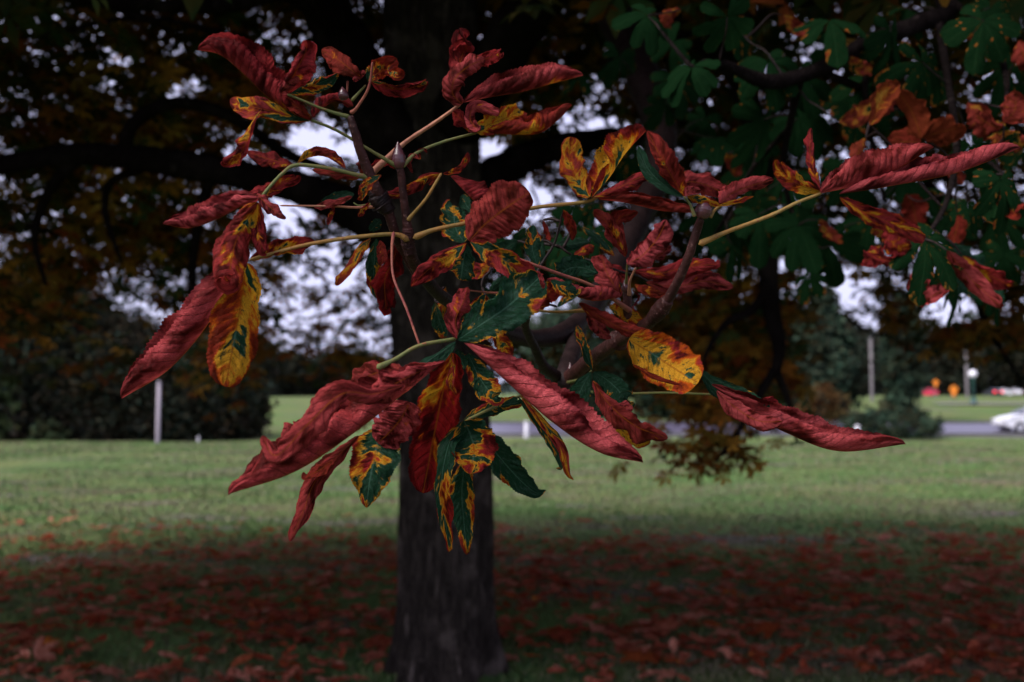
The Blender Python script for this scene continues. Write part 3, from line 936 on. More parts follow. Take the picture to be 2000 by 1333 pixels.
# --- top left spray
lf([(607, 236), (575, 224, -1), (520, 188, -2), (470, 140, -3), (430, 108, -3), (386, 98, -2)], 62, RD, fl=-150, rl=-.2, rr=-.42, d=-4)
lf([(604, 236), (560, 226), (515, 214), (475, 205), (449, 196)], 30, MX, fl=10, rl=.25, rr=-.3, d=-3)
lf([(512, 212), (496, 238), (480, 278), (470, 300), (441, 320)], 24, RO, rl=.35, rr=-.25, d=-3, twist=120)
lf([(607, 234), (590, 216), (572, 205), (552, 198)], 18, RD, rl=.3, rr=.2, d=-4)
lf([(610, 230), (632, 206), (655, 195), (690, 208)], 26, RD, rl=-.25, fr=-40, rr=-.3, d=-4)
lf([(563, 183), (572, 150), (588, 120), (598, 98)], 42, RD, rl=.75, rr=-.15, d=-5)
lf([(566, 182), (600, 172), (635, 158), (662, 144)], 20, GM, rl=.5, rr=-.1, d=-5)
lf([(563, 183), (552, 178), (565, 165), (584, 152)], 20, RP, rl=-.4, rr=-.4, d=-6)
lf([(706, 152), (690, 140), (662, 118), (628, 97)], 31, RD, rl=-.15, rr=-.35, d=-3)
lf([(690, 158), (702, 150), (714, 140)], 14, RP, rl=-.4, rr=-.4, d=-4)
lf([(718, 160), (735, 145), (756, 136), (776, 143)], 34, (0.57, .1, .1), rl=.15, rr=.35, d=-2, pw=(.6, .6))
lf([(722, 157), (755, 172), (795, 174), (828, 163)], 22, (0.60, .12, .2), rl=.45, rr=-.2, d=-3)
# --- big pair above the trunk
lf([(902, 204), (884, 183, -1), (888, 155, -2), (915, 130, -1), (948, 116, 1)], 44, RP, rl=-.42, rr=-.42, d=0, nv=12, pw=(.45, .45))
lf([(896, 150), (902, 112), (912, 88), (904, 76)], 34, RD, rl=.1, rr=.22, fr=35, d=3, pw=(.5, .35))
lf([(915, 128), (940, 118), (960, 112), (976, 107)], 22, RD, rl=.25, rr=-.2, d=2)
lf([(905, 201), (960, 190), (1020, 180), (1085, 162), (1139, 148)], 48, RP, fr=-140, rl=-.36, rr=-.2, d=1)
lf([(936, 258), (918, 246), (900, 232), (884, 219)], 22, RO, rl=.3, rr=-.3, d=1)
lf([(934, 256), (918, 232), (930, 210), (975, 222)], 27, RP, rl=-.4, rr=-.35, d=-1, pw=(.5, .5))
lf([(930, 256), (955, 244), (985, 232), (1012, 219)], 24, YL, rl=.12, rr=-.1, d=0, pw=(.5, .35))
lf([(938, 259), (990, 263), (1050, 262), (1090, 235), (1117, 206)], 40, RO, fr=-140, rl=-.3, rr=-.2, d=2)
lf([(820, 312), (806, 306), (800, 320), (806, 338)], 13, RP, rl=.4, rr=.4, d=0)
lf([(822, 312), (818, 296), (828, 292), (834, 300)], 6, RD, rl=.3, rr=.3, d=1)
# --- stalk above the node
lf([(866, 340), (888, 334), (908, 318), (914, 298)], 15, RO, rl=.35, rr=-.3, d=0)
lf([(860, 339), (830, 352), (790, 377), (742, 386)], 21, RO, rl=-.3, rr=-.3, d=0)
lf([(880, 345), (905, 372), (940, 405), (985, 425)], 42, (0.75, .25, .3), fr=-140, rl=-.3, rr=-.2, d=3)
lf([(862, 340), (850, 350), (838, 362)], 8, RD, rl=-.3, rr=-.3, d=1)
# --- left middle spray
lf([(572, 326), (545, 316), (515, 308), (482, 296)], 26, RD, rl=-.3, rr=-.3, d=0)
lf([(580, 320), (610, 306), (640, 308), (674, 330)], 22, RO, rl=-.15, fr=-60, rr=-.3, d=0)
lf([(720, 342), (690, 345), (650, 338), (610, 332)], 15, RD, rl=-.3, rr=-.2, d=3)
lf([(722, 330), (740, 320), (760, 318), (775, 330)], 14, (0.80, .3, .2), rl=.2, rr=-.3, d=4)
lf([(535, 355), (520, 372), (492, 384), (462, 396)], 22, RD, rl=.2, rr=-.2, d=0)
lf([(508, 388), (470, 404), (425, 428), (370, 446), (318, 438)], 44, (0.80, .30, .85), fl=-130, rl=-.2, rr=-.42, d=-4, crumple=1.2)
lf([(512, 390), (530, 372), (552, 358), (579, 349)], 18, RO, rl=.2, rr=-.2, d=-4)
lf([(502, 378), (514, 392), (538, 414), (558, 428)], 25, RP, rl=-.45, rr=-.45, d=-6, nv=11)
lf([(504, 396), (482, 432), (458, 480), (446, 545)], 46, RO, rl=-.12, rr=-.22, d=-4, pw=(.6, .5))
lf([(506, 400), (502, 430), (506, 462), (514, 492)], 20, RD, rl=-.2, rr=.2, d=-1)
lf([(488, 509), (530, 496), (570, 486), (616, 474)], 30, RO, rl=.12, rr=.2, fr=50, d=0)
lf([(480, 512), (440, 570, 0), (402, 640, -1), (330, 722, -2), (238, 779, -3)], 66, (0.83, .34, .7), fl=-150, rl=-.15, rr=-.20, d=-3, label='long pink and orange leaflet hanging at the tip')
lf([(481, 514), (474, 570), (462, 640), (440, 756)], 52, (0.35, .62, .0), rl=-.08, rr=-.1, d=-2, pw=(.55, .45), crumple=.7, label='broad leaflet of deep red with yellow green heart')
# --- node with small leaves
lf([(688, 384), (668, 392), (645, 400), (614, 405)], 15, RP, rl=.4, rr=-.3, d=-1)
lf([(692, 380), (672, 384), (650, 390), (626, 396)], 13, GR, rl=-.1, rr=.1, d=0)
lf([(652, 404), (648, 418), (640, 440)], 8, RO, rl=.3, rr=-.2, d=-1)
lf([(745, 342), (730, 352), (716, 366), (704, 386)], 17, (0.45, .15, .3), rl=.3, rr=-.1, d=-3)
lf([(722, 396), (710, 410), (700, 424)], 9, RO, rl=.3, rr=-.3, d=0)
lf([(712, 300), (706, 322), (712, 345)], 15, RD, rl=-.3, rr=-.3, d=3)
lf([(722, 452), (730, 444), (744, 430)], 11, GR, d=4)
lf([(735, 466), (732, 500), (730, 540), (736, 584)], 17, GM, rl=.1, rr=-.1, d=7)
lf([(778, 470), (768, 510), (752, 545), (754, 600)], 34, RK, rl=-.15, rr=-.22, d=5, crumple=1.4)
lf([(724, 466), (705, 490), (686, 520), (656, 558)], 21, MX, rl=.2, rr=-.2, d=6)
lf([(742, 470), (748, 500), (742, 520)], 14, RD, rl=.2, d=6)
# --- middle: red leaf over the stalk, three leaflets
lf([(916, 471), (950, 436), (992, 404), (1034, 376)], 52, (0.80, .35, .45), rl=-.1, rr=-.12, d=-4, pw=(.6, .42), crumple=.9, label='flat red leaflet with yellow patches')
lf([(911, 475), (872, 504), (838, 526), (803, 560)], 27, RO, rl=.15, rr=-.28, d=-4, twist=70)
lf([(919, 472), (962, 494), (1004, 520), (1046, 548)], 32, (0.47, .14, .3), rl=.15, rr=.12, fl=20, fr=25, d=-4)
lf([(900, 478), (885, 500), (872, 520)], 16, RO, rl=.3, rr=-.2, d=2)
lf([(912, 478), (905, 510), (900, 548)], 28, GM, rl=-.1, rr=.1, d=7)
lf([(906, 474), (890, 446), (886, 408)], 30, GM, rl=.1, rr=-.15, d=9, pw=(.5, .4))
lf([(1050, 520), (1040, 485), (1042, 440)], 22, GM, rl=.2, rr=-.15, d=3)
# --- centre leaf
lf([(894, 664), (940, 634), (995, 596), (1056, 540)], 54, (0.19, .18, .4), rl=.22, rr=-.06, d=-7, pw=(.65, .38), crumple=.6, label='broad green leaflet with orange and red scorched margin')
lf([(1058, 545), (1060, 558), (1052, 530)], 10, RP, rl=.4, rr=.4, d=-8)
lf([(896, 662), (890, 625), (904, 592), (912, 568)], 32, (0.70, .5, .5), rl=-.12, rr=-.2, fl=-10, fr=-30, d=-5, pw=(.6, .6), label='bright orange and red leaflet standing upright')
lf([(905, 660), (925, 630), (940, 600), (948, 576)], 24, GM, rl=-.1, rr=.1, d=3)
lf([(906, 670), (985, 742, -1), (1080, 826, -2), (1170, 884, -3), (1256, 904, -3)], 70, (1.05, .06, .9), fr=-125, rl=-.38, rr=-.2, d=-7, crumple=.9, label='longest curled pink leaflet pointing down to the lawn')
lf([(904, 667), (950, 688), (1000, 728), (1058, 796)], 25, GM, rl=.2, fr=-30, rr=-.2, d=-4)
lf([(1090, 800), (1120, 820), (1160, 838), (1192, 858)], 28, RK, rl=.15, rr=-.2, d=-5)
lf([(890, 668), (850, 696), (810, 722), (772, 745)], 24, GR, rl=.1, fr=-60, rr=-.2, d=-8, pw=(.6, .4))
lf([(868, 706, 0), (800, 760, -4), (700, 840, -8), (580, 920, -11), (446, 966, -13)], 86, (1.15, .05, .55), fl=-110, rl=-.25, rr=-.48, d=-10, crumple=1.9, label='large crumpled dark red leaflet, the nearest of all')
lf([(790, 752, 0), (730, 770, -2), (668, 770, -4), (600, 830, -6), (540, 890, -7), (512, 852, -7)], 46, (1.10, .05, .5), rl=-.42, rr=-.36, d=-18, crumple=2.0)
lf([(834, 720), (800, 735), (760, 758), (726, 790)], 40, (1.10, .08, .7), rl=-.3, rr=-.35, d=-16, crumple=2.2)
lf([(790, 728), (750, 726), (715, 738), (682, 768)], 40, (0.80, .5, .6), rl=-.15, rr=-.25, d=-8, pw=(.5, .4), crumple=1.3)
lf([(884, 690), (864, 770), (846, 860), (826, 964)], 52, (0.57, .55, .0), fl=-20, rl=-.05, rr=.14, d=-5, pw=(.6, .5), crumple=.9, label='hanging leaflet of rust brown and yellow')
lf([(800, 786), (785, 815), (765, 840), (738, 866)], 42, (0.75, .45, .7), rl=-.1, rr=-.1, d=-8, pw=(.4, .35), crumple=1.2)
lf([(742, 838), (732, 890), (722, 940), (716, 992)], 48, (0.30, .22, .1), rl=-.08, rr=.1, d=-4, pw=(.5, .9), crumple=1.0, label='green leaflet with serrated point hanging clear')
lf([(700, 852), (622, 930), (592, 1000), (566, 1058)], 30, (0.95, .15, .4), rl=-.55, rr=-.3, d=-8)
lf([(690, 862), (616, 955), (600, 1000), (582, 1036)], 22, (0.95, .15, .5), rl=-.3, rr=.2, d=-7)
lf([(652, 898), (625, 918), (600, 930)], 20, RD, rl=.2, rr=-.2, d=-8)
lf([(882, 690), (884, 720), (880, 748), (892, 770)], 12, MX, rl=.2, rr=-.1, d=-5)
lf([(892, 682), (900, 700), (908, 722)], 13, GR, rl=.1, d=-4)
lf([(914, 690), (930, 725), (948, 755), (970, 778)], 27, GM, rl=-.1, rr=.15, d=2)
# --- lower leaf
lf([(905, 824), (876, 870), (862, 960), (878, 1068)], 29, (0.30, .24, .0), rl=.12, rr=-.2, d=1, crumple=1.0, pw=(.7, .95))
lf([(906, 822), (918, 848), (926, 880), (918, 926)], 47, (0.38, .24, .1), rl=.0, rr=.1, fl=10, d=-2, pw=(.5, .6), crumple=.8)
lf([(908, 905), (902, 960), (906, 1020), (912, 1076)], 25, (0.32, .24, .2), rl=.08, rr=-.12, d=2, crumple=.9, pw=(.6, .95))
lf([(922, 832), (966, 882), (1008, 930), (1045, 962), (1066, 958)], 30, (0.14, .12, .0), rl=.1, rr=.05, d=2, crumple=.8, pw=(.8, .95))
lf([(905, 822), (945, 806), (985, 792), (1012, 786)], 22, GM, rl=-.15, rr=-.2, d=4)
lf([(1012, 775), (1076, 862), (1096, 910), (1086, 916)], 12, GM, rl=.2, d=-2)
lf([(1016, 772), (1092, 866), (1108, 922), (1120, 938)], 12, MX, rl=.2, d=-2)
# --- small green leaf at the fork
lf([(1157, 724), (1146, 695), (1134, 665), (1127, 636)], 14, GM, rl=.3, rr=.1, d=12)
lf([(1154, 727), (1138, 755), (1125, 785), (1118, 812)], 24, GR, rl=-.05, rr=.05, d=10, pw=(.8, .3))
lf([(1148, 735), (1125, 770), (1105, 795), (1094, 812)], 14, RO, rl=.1, d=12)
lf([(1158, 728), (1172, 755), (1168, 788)], 13, GR, d=13)
lf([(1160, 727), (1185, 742), (1205, 760), (1222, 782)], 22, GR, rl=.05, d=10, pw=(.7, .3))
lf([(1158, 745), (1190, 790), (1240, 832), (1304, 856)], 38, (0.70, .3, .5), fr=-30, rl=-.32, rr=-.12, d=6, crumple=1.4)
lf([(1190, 800), (1215, 795), (1236, 800)], 20, RP, rl=-.4, rr=-.4, d=3)
lf([(1205, 745), (1212, 760), (1210, 778)], 14, GR, d=14)
lf([(1196, 810), (1215, 842), (1245, 858), (1262, 862)], 18, YL, rl=.1, rr=-.1, d=7)
# --- yellow leaf by the right-hand twig
lf([(1228, 664), (1272, 690), (1320, 722), (1364, 748)], 50, (0.31, .95, .15), rl=.04, rr=.06, fr=10, d=2, pw=(.4, .32), crumple=.7, label='bright yellow leaflet flecked with green')
lf([(1236, 712), (1280, 738), (1330, 752)], 9, RD, rl=-.3, rr=-.3, d=1)
lf([(1284, 660), (1310, 680), (1340, 712)], 20, RO, rl=.1, rr=-.2, d=3)
lf([(1130, 592), (1176, 622), (1225, 646), (1278, 652)], 26, (0.80, .2, .3), rl=-.35, rr=-.3, d=4)
lf([(1068, 546), (1110, 572), (1160, 588), (1213, 580)], 42, (0.80, .18, .8), fr=-110, rl=-.34, rr=-.2, d=2, nv=11)
lf([(1076, 548), (1100, 562), (1124, 568)], 20, (0.20, .3, .1), rl=-.2, d=0)
lf([(1212, 580), (1196, 552), (1182, 525), (1176, 498)], 33, RP, rl=-.12, rr=-.2, d=7, pw=(.5, .4))
lf([(1190, 602), (1215, 606), (1250, 630)], 17, YL, rl=.1, rr=-.1, d=9)
lf([(1168, 534), (1140, 524), (1114, 524), (1088, 540)], 26, GR, rl=-.12, rr=.12, d=6, crumple=1.5)
lf([(1152, 606), (1160, 630), (1186, 656)], 20, RP, rl=-.2, rr=-.2, d=12)
lf([(1046, 612), (1060, 580), (1090, 560)], 22, (0.55, .2, .1), rl=.1, d=10)
lf([(1234, 566), (1248, 580), (1238, 598), (1246, 590)], 4, RD, rl=.4, rr=.4, d=9, ns=24)
# --- spray on the little spur
lf([(1222, 502), (1205, 468), (1186, 436), (1160, 410)], 22, (0.70, .3, .5), rl=.3, rr=-.2, d=6)
lf([(1224, 498), (1208, 460), (1208, 428), (1246, 415)], 26, RD, rl=.2, rr=-.28, d=6)
lf([(1225, 516), (1256, 498), (1284, 466), (1302, 430)], 46, (1.05, .05, .85), rl=-.28, rr=-.36, d=3, nv=12)
lf([(1262, 510), (1290, 498), (1312, 480)], 14, (0.80, .3, .9), rl=.2, rr=-.2, d=6)
lf([(1238, 530), (1290, 534), (1340, 522), (1396, 516)], 26, RD, rl=-.2, rr=-.25, d=16)
lf([(1262, 552), (1320, 560), (1375, 550), (1432, 562)], 28, RP, rl=-.15, rr=-.25, d=17)
lf([(1240, 556), (1262, 565), (1300, 570)], 18, RD, rl=-.2, d=20)
# --- spray on the long stalk to the right
lf([(1150, 386), (1126, 350), (1112, 310), (1118, 268)], 34, (0.40, .5, .35), rl=-.28, rr=.05, fr=20, d=4, pw=(.6, .4))
lf([(1156, 386), (1190, 348), (1222, 300), (1262, 256)], 54, (0.40, .75, .1), fr=-100, rl=-.08, rr=-.2, d=4, pw=(.6, .38), label='yellow leaflet marbled with green and red')
lf([(1158, 386), (1205, 368), (1256, 346), (1306, 346)], 24, RD, rl=-.4, rr=-.35, d=2)
lf([(1170, 390), (1230, 398), (1290, 412), (1350, 416)], 26, (0.80, .35, .4), fr=-140, rl=-.2, rr=-.2, d=3)
lf([(1336, 384), (1312, 345), (1290, 306), (1264, 256)], 32, RD, rl=-.35, rr=-.1, d=0)
lf([(1334, 385), (1298, 362), (1266, 330), (1247, 286)], 16, (0.02, .12, .2), fl=30, fr=40, d=-2, crumple=.6)
lf([(1322, 380), (1345, 356), (1390, 366), (1424, 388)], 30, (0.75, .45, .5), rl=-.1, fr=-20, rr=-.2, d=0, crumple=1.3)
lf([(1404, 398), (1430, 378), (1470, 362), (1511, 352)], 34, RP, rl=-.34, rr=-.3, d=-1, nv=11)
lf([(1342, 384), (1366, 392), (1406, 402)], 14, (0.35, .7, .2), rl=-.15, rr=-.2, d=-2)
lf([(1400, 402), (1436, 396), (1472, 384)], 7, (0.40, .9, .2), rl=-.1, rr=-.2, d=-2)
lf([(1338, 384), (1350, 372), (1370, 372)], 14, RP, rl=-.3, rr=.2, d=-3)
lf([(1604, 374), (1572, 366), (1540, 348), (1519, 322)], 22, (0.47, .7, .2), rl=.1, rr=-.2, d=1)
lf([(1602, 370), (1590, 335), (1582, 296), (1584, 250)], 22, RD, rl=-.5, rr=-.45, d=0, crumple=1.5)
lf([(1603, 378), (1660, 366), (1740, 338), (1824, 288)], 62, (0.95, .14, .75), fr=-130, rl=-.36, rr=-.2, d=-1, nv=16)
lf([(1640, 380), (1740, 364), (1870, 338), (1992, 290)], 52, (0.95, .14, .85), fr=-135, rl=-.36, rr=-.2, d=0, nv=18)
lf([(1640, 386), (1690, 416), (1745, 438), (1802, 466)], 26, RO, rl=.2, rr=-.2, d=26)
# --- low right leaf
lf([(1366, 722), (1395, 752), (1440, 776), (1492, 796)], 22, GR, rl=.1, rr=-.1, d=3)
lf([(1390, 752), (1450, 800, -1), (1540, 848, -1), (1640, 882, -2), (1768, 868, -2)], 56, (0.90, .12, .85), fr=-120, rl=-.4, rr=-.2, d=0, nv=20, label='long curled pink leaflet over the far shrubs')
lf([(1400, 764), (1436, 796), (1480, 822), (1528, 824)], 34, (1.05, .05, .8), rl=-.42, rr=-.3, d=-2, nv=11)
lf([(1478, 796), (1496, 786), (1522, 800)], 18, RD, rl=.2, rr=-.2, d=2, crumple=2)
# --- leaves a little behind, seen between the sharp ones
for (x0, y0, x1, y1, hw, c, d) in [(850, 590, 868, 655, 20, GM, 22), (870, 560, 850, 640, 16, (.45, .5, .1), 25), (1100, 410, 1118, 470, 14, RD, 18), (1060, 470, 1030, 540, 16, GR, 20), (1080, 480, 1150, 470, 18, GR, 24),
                                   (1010, 470, 960, 500, 20, GR, 26), (960, 520, 905, 530, 16, RO, 20), (1000, 540, 960, 570, 18, GR, 22), (940, 560, 985, 610, 16, GM, 18), (1120, 500, 1160, 480, 16, RO, 24), (1130, 440, 1200, 500, 12, GM, 24),
                                   (1180, 520, 1230, 560, 18, RD, 22), (960, 640, 990, 700, 18, MX, 14), (1280, 560, 1300, 590, 14, RD, 26), (1060, 430, 1075, 470, 10, RD, 20), (1090, 600, 1130, 560, 14, GM, 22), (930, 420, 905, 380, 16, GR, 20), (990, 585, 1020, 560, 14, GR, 16)]:
    mx_, my_ = (x0 + x1) / 2 + random.uniform(-8, 8), (y0 + y1) / 2 + random.uniform(-8, 8)
    lf([(x0, y0), (mx_, my_, 1), (x1, y1, 2)], hw, c, rl=random.uniform(-.3, .3), rr=random.uniform(-.3, .3), d=d, ns=36)
    hang(px(x0, y0, DF + d * .01), B0)

# ------------------------------------------------------------------ whole palmate leaves further back at upper right
def palm_leaf(x, y, d, size, ang=None, tip=0.6, col=GR, seed=0, n=7, parent=None):
    """one leaf of n leaflets round its stalk end at pixel x, y; faces roughly the viewer, drooping"""
    g = np.random.default_rng(seed + 500)
    c = px(x, y, d)
    axis = unit(np.array([g.normal(0, .7), -1.0, 0.5 + g.normal(0, .6)]))
    a0 = R(ang) if ang is not None else g.random() * 6.28
    ex = unit(np.cross(np.array([0, 0, 1.0]), axis)); ey = np.cross(axis, ex)
    bag = Bag()
    L0 = size / F * d
    for k in range(n):
        t = (k - (n - 1) / 2) * (300 / n) + g.normal(0, 7)
        a = a0 + R(t)
        L = L0 * (1 - 0.42 * abs(t) / 150) * (0.85 + 0.3 * g.random()) * (1 if col[0] < .7 else 0.6 + 0.6 * g.random())
        dr = ex * math.cos(a) + ey * math.sin(a)
        dz = -axis * L * (0.1 + 0.7 * g.random()) + np.array([0, 0, -0.35 * L * g.random()])
        C = [c + dr * L * 0.03, c + dr * L * 0.5 + dz * 0.15, c + dr * L + dz * 0.8]
        me_seed = int(g.integers(1, 9999))
        roll = 0.06 if col[0] < .7 else 0.42
        me = leaflet_mesh('tmp', C, L * (0.21 + .04 * g.random()), rl=g.normal(-roll, roll), rr=g.normal(-roll, roll), seed=me_seed, ns=14, nu=4, crumple=.7, nv=9, pw=(.95, .4), ref=c + axis * 0.5)
        nv_ = len(me.vertices)
        V = np.empty(nv_ * 3, np.float32); me.vertices.foreach_get('co', V)
        Fq = grid_faces(14, 7)
        s = np.repeat(np.linspace(0, 1, 14)[:, None], 7, 1); vv = np.repeat(np.linspace(1, 0, 7)[None, :], 14, 0)
        bag.put(V.reshape(-1, 3), Fq, np.stack([s + 0.0, vv], -1).reshape(-1, 2))
        bpy.data.meshes.remove(me)
    me = bag.mesh('leaf')
    me.attributes.new('vein', 'FLOAT', 'POINT').data.foreach_set('value', (np.tile(np.repeat(np.linspace(0, 9, 14)[:, None], 7, 1) - 1.4 * np.abs(np.linspace(-1, 1, 7))[None, :] + 2, (n, 1))).astype(np.float32).ravel())
    hang(c, parent)
    o = add('leaf', me, M['shade_back_leaf'], parent)
    o.color = (col[0], col[1], col[2], g.random())
    return o


near_branch = [o for o in tree.children if o.name.startswith('branch')][0]
tag(near_branch, 'dark branch carrying whole green palmate leaves')
DG, DB = (.05, .10, .0), (.14, .16, .0)
k = 0
for (x, y, d, s, a, c) in [(1352, 130, 2.05, 105, 250, DG), (1265, 30, 2.2, 95, 200, DG), (1420, 32, 2.1, 110, 300, DG), (1500, 120, 2.3, 110, 280, DG), (1490, 235, 2.4, 110, 260, DG), (1560, 230, 2.5, 100, 300, DG),
                           (1620, 40, 2.3, 110, 270, DG), (1740, 60, 2.4, 120, 280, DG), (1700, 150, 2.5, 120, 250, DG), (1800, 120, 2.3, 130, 285, DB), (1920, 40, 2.2, 120, 250, DB), (1960, 130, 2.3, 100, 270, DB),
                           (1480, 420, 2.6, 110, 270, DG), (1560, 440, 2.5, 120, 250, DG), (1620, 480, 2.7, 110, 290, DG), (1430, 480, 2.8, 100, 230, DG), (1700, 430, 2.8, 100, 260, DB), (1540, 350, 2.9, 100, 270, DG),
                           (1806, 468, 1.75, 150, 292, (.20, .14, .6)), (1955, 350, 1.8, 110, 270, (.14, .14, .3)), (1890, 400, 2.2, 90, 250, DB), (1660, 330, 2.6, 90, 240, DG), (1300, 200, 2.9, 80, 260, DG), (1400, 270, 3.0, 90, 270, DG),
                           (1730, 190, 2.0, 95, 250, (1.2, .15, .3)), (1800, 200, 2.1, 90, 300, (1.1, .2, .2)), (1960, 230, 1.9, 90, 250, (1.0, .2, .4)), (1700, 240, 2.0, 85, 240, (.9, .5, .1)), (1840, 290, 2.2, 90, 280, (1.1, .2, .1)),
                           (1740, 490, 2.1, 90, 200, (.95, .35, .3)), (1930, 300, 2.4, 100, 290, DB), (1650, 200, 2.8, 90, 270, DB), (1770, 350, 2.6, 100, 290, DG), (1860, 520, 2.4, 90, 280, DB), (1960, 500, 2.3, 90, 260, DB),
                           (1210, 110, 3.2, 80, 270, DG), (1340, 330, 3.3, 80, 270, DG), (1450, 330, 3.2, 80, 250, DG), (1250, 300, 3.6, 70, 270, DB), (1380, 420, 3.2, 80, 270, DG), (1960, 430, 2.8, 90, 270, DG), (1580, 540, 3.0, 70, 270, DB),
                           (1100, 470, 2.0, 80, 270, DG), (1120, 520, 2.0, 70, 230, DB), (1000, 480, 2.2, 70, 290, DG), (1160, 450, 2.4, 70, 270, DG)]:
    k += 1
    if c[0] > .7:
        continue
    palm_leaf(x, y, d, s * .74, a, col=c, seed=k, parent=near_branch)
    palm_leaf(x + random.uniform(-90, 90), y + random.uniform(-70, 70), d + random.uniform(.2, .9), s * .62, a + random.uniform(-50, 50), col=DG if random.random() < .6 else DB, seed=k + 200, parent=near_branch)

# crumpled dry leaflets hanging among them, softly out of focus
for (x0, y0, x1, y1, hw, c, d) in [(1700, 245, 1745, 165, 26, (.55, .6, 0), 70), (1690, 270, 1672, 330, 16, RO, 75), (1752, 175, 1800, 270, 30, RK, 80), (1745, 170, 1722, 215, 22, RD, 78), (1800, 270, 1870, 250, 24, RK, 85), (1800, 280, 1745, 290, 22, RK, 85),
                                   (1960, 240, 1985, 190, 26, RD, 70), (1960, 250, 1905, 225, 24, RD, 72), (1965, 255, 2010, 275, 22, MX, 70), (1890, 200, 1925, 265, 22, RD, 90), (1930, 240, 1950, 300, 20, MX, 75), (1870, 300, 1880, 360, 20, RD, 90),
                                   (1720, 480, 1690, 510, 20, RD, 62), (1722, 470, 1770, 490, 18, RO, 60), (1735, 470, 1700, 455, 16, MX, 66), (1760, 500, 1700, 500, 14, RD, 62), (1790, 520, 1800, 590, 18, RP, 58), (1800, 590, 1850, 560, 16, RP, 58),
                                   (1850, 490, 1950, 595, 20, RP, 56), (1880, 500, 1975, 560, 24, RO, 62), (1840, 480, 1960, 590, 34, GR, 64), (1960, 360, 1985, 420, 22, RO, 64), (1945, 340, 1940, 430, 26, GR, 68), (1640, 240, 1700, 200, 20, RO, 110), (1870, 420, 1860, 480, 18, RK, 90),
                                   (1600, 430, 1640, 470, 18, RO, 130), (1770, 380, 1790, 440, 20, RK, 120), (1530, 30, 1580, 60, 16, RO, 120), (1880, 60, 1930, 90, 22, RO, 120), (1330, 20, 1290, 60, 16, RO, 110), (1660, 110, 1700, 140, 18, MX, 120), (1420, 300, 1450, 340, 16, RO, 150), (1990, 80, 2010, 140, 22, RD, 90)]:
    mx_, my_ = (x0 + x1) / 2 + random.uniform(-12, 12), (y0 + y1) / 2 + random.uniform(-12, 12)
    o = lf([(x0, y0), (mx_, my_, random.uniform(-3, 3)), (x1, y1)], hw * 1.25, c, rl=random.uniform(-.4, .35), rr=random.uniform(-.4, .35), d=d, ns=40, nu=9, crumple=1.3, parent=near_branch)
    o.data.materials[0] = M['shade_back_leaf'] if d > 65 else M['leaf']  # deeper leaflets take the leaf colours with shade painted in
    hang(px(x0, y0, DF + d * .01), near_branch)

# ------------------------------------------------------------------ grass and fallen leaves
g = np.random.default_rng(77)
n = 130000
d = 5.0 + 45.0 * g.random(n) ** 2.0
xx = (g.random(n) - 0.5) * 1.25 * d
zz = gz(xx, d)
h = (0.02 + 0.03 * g.random(n)) * (0.8 + 0.02 * np.minimum(d, 20))
wd = 0.003 + 0.0012 * d
yaw = g.random(n) * 6.283
lean = g.normal(0, 0.5, (n, 2)) * h[:, None]
a = np.stack([xx - wd * np.cos(yaw), d - wd * np.sin(yaw), zz - 0.005], 1)
b = np.stack([xx + wd * np.cos(yaw), d + wd * np.sin(yaw), zz - 0.005], 1)
c = np.stack([xx + lean[:, 0], d + lean[:, 1], zz + h], 1)
V = np.stack([a, b, c], 1).reshape(-1, 3)
base = np.array([[0.074, 0.134, 0.047], [0.126, 0.162, 0.058], [0.175, 0.145, 0.090], [0.042, 0.092, 0.045]])[g.choice(4, n, p=[.34, .28, .22, .16])] * (0.7 + 0.6 * g.random((n, 1)))
pn = np.sin(xx * .55 + 1.3 * np.sin(d * .5)) * np.sin(d * 1.05 + .6 * np.sin(xx * .8)) + .6 * np.sin(xx * 1.7 + d * .9) * np.sin(d * 2.3 - xx * .6)
pn = np.clip(pn * 1.1, -1, 1)[:, None]
base = np.where(pn > 0, base * (1 - .6 * pn) + np.array([0.20, 0.155, 0.12]) * .6 * pn, base * (1 + .75 * pn) + np.array([0.10, 0.19, 0.06]) * (-.75 * pn))
tag(add('grass', mesh_np('grass', V, np.arange(3 * n).reshape(-1, 3), None, np.repeat(np.column_stack([base, np.ones(n)]), 3, 0)), M['grass']),
    'short lawn grass under and beyond the tree', 'grass', kind='stuff')

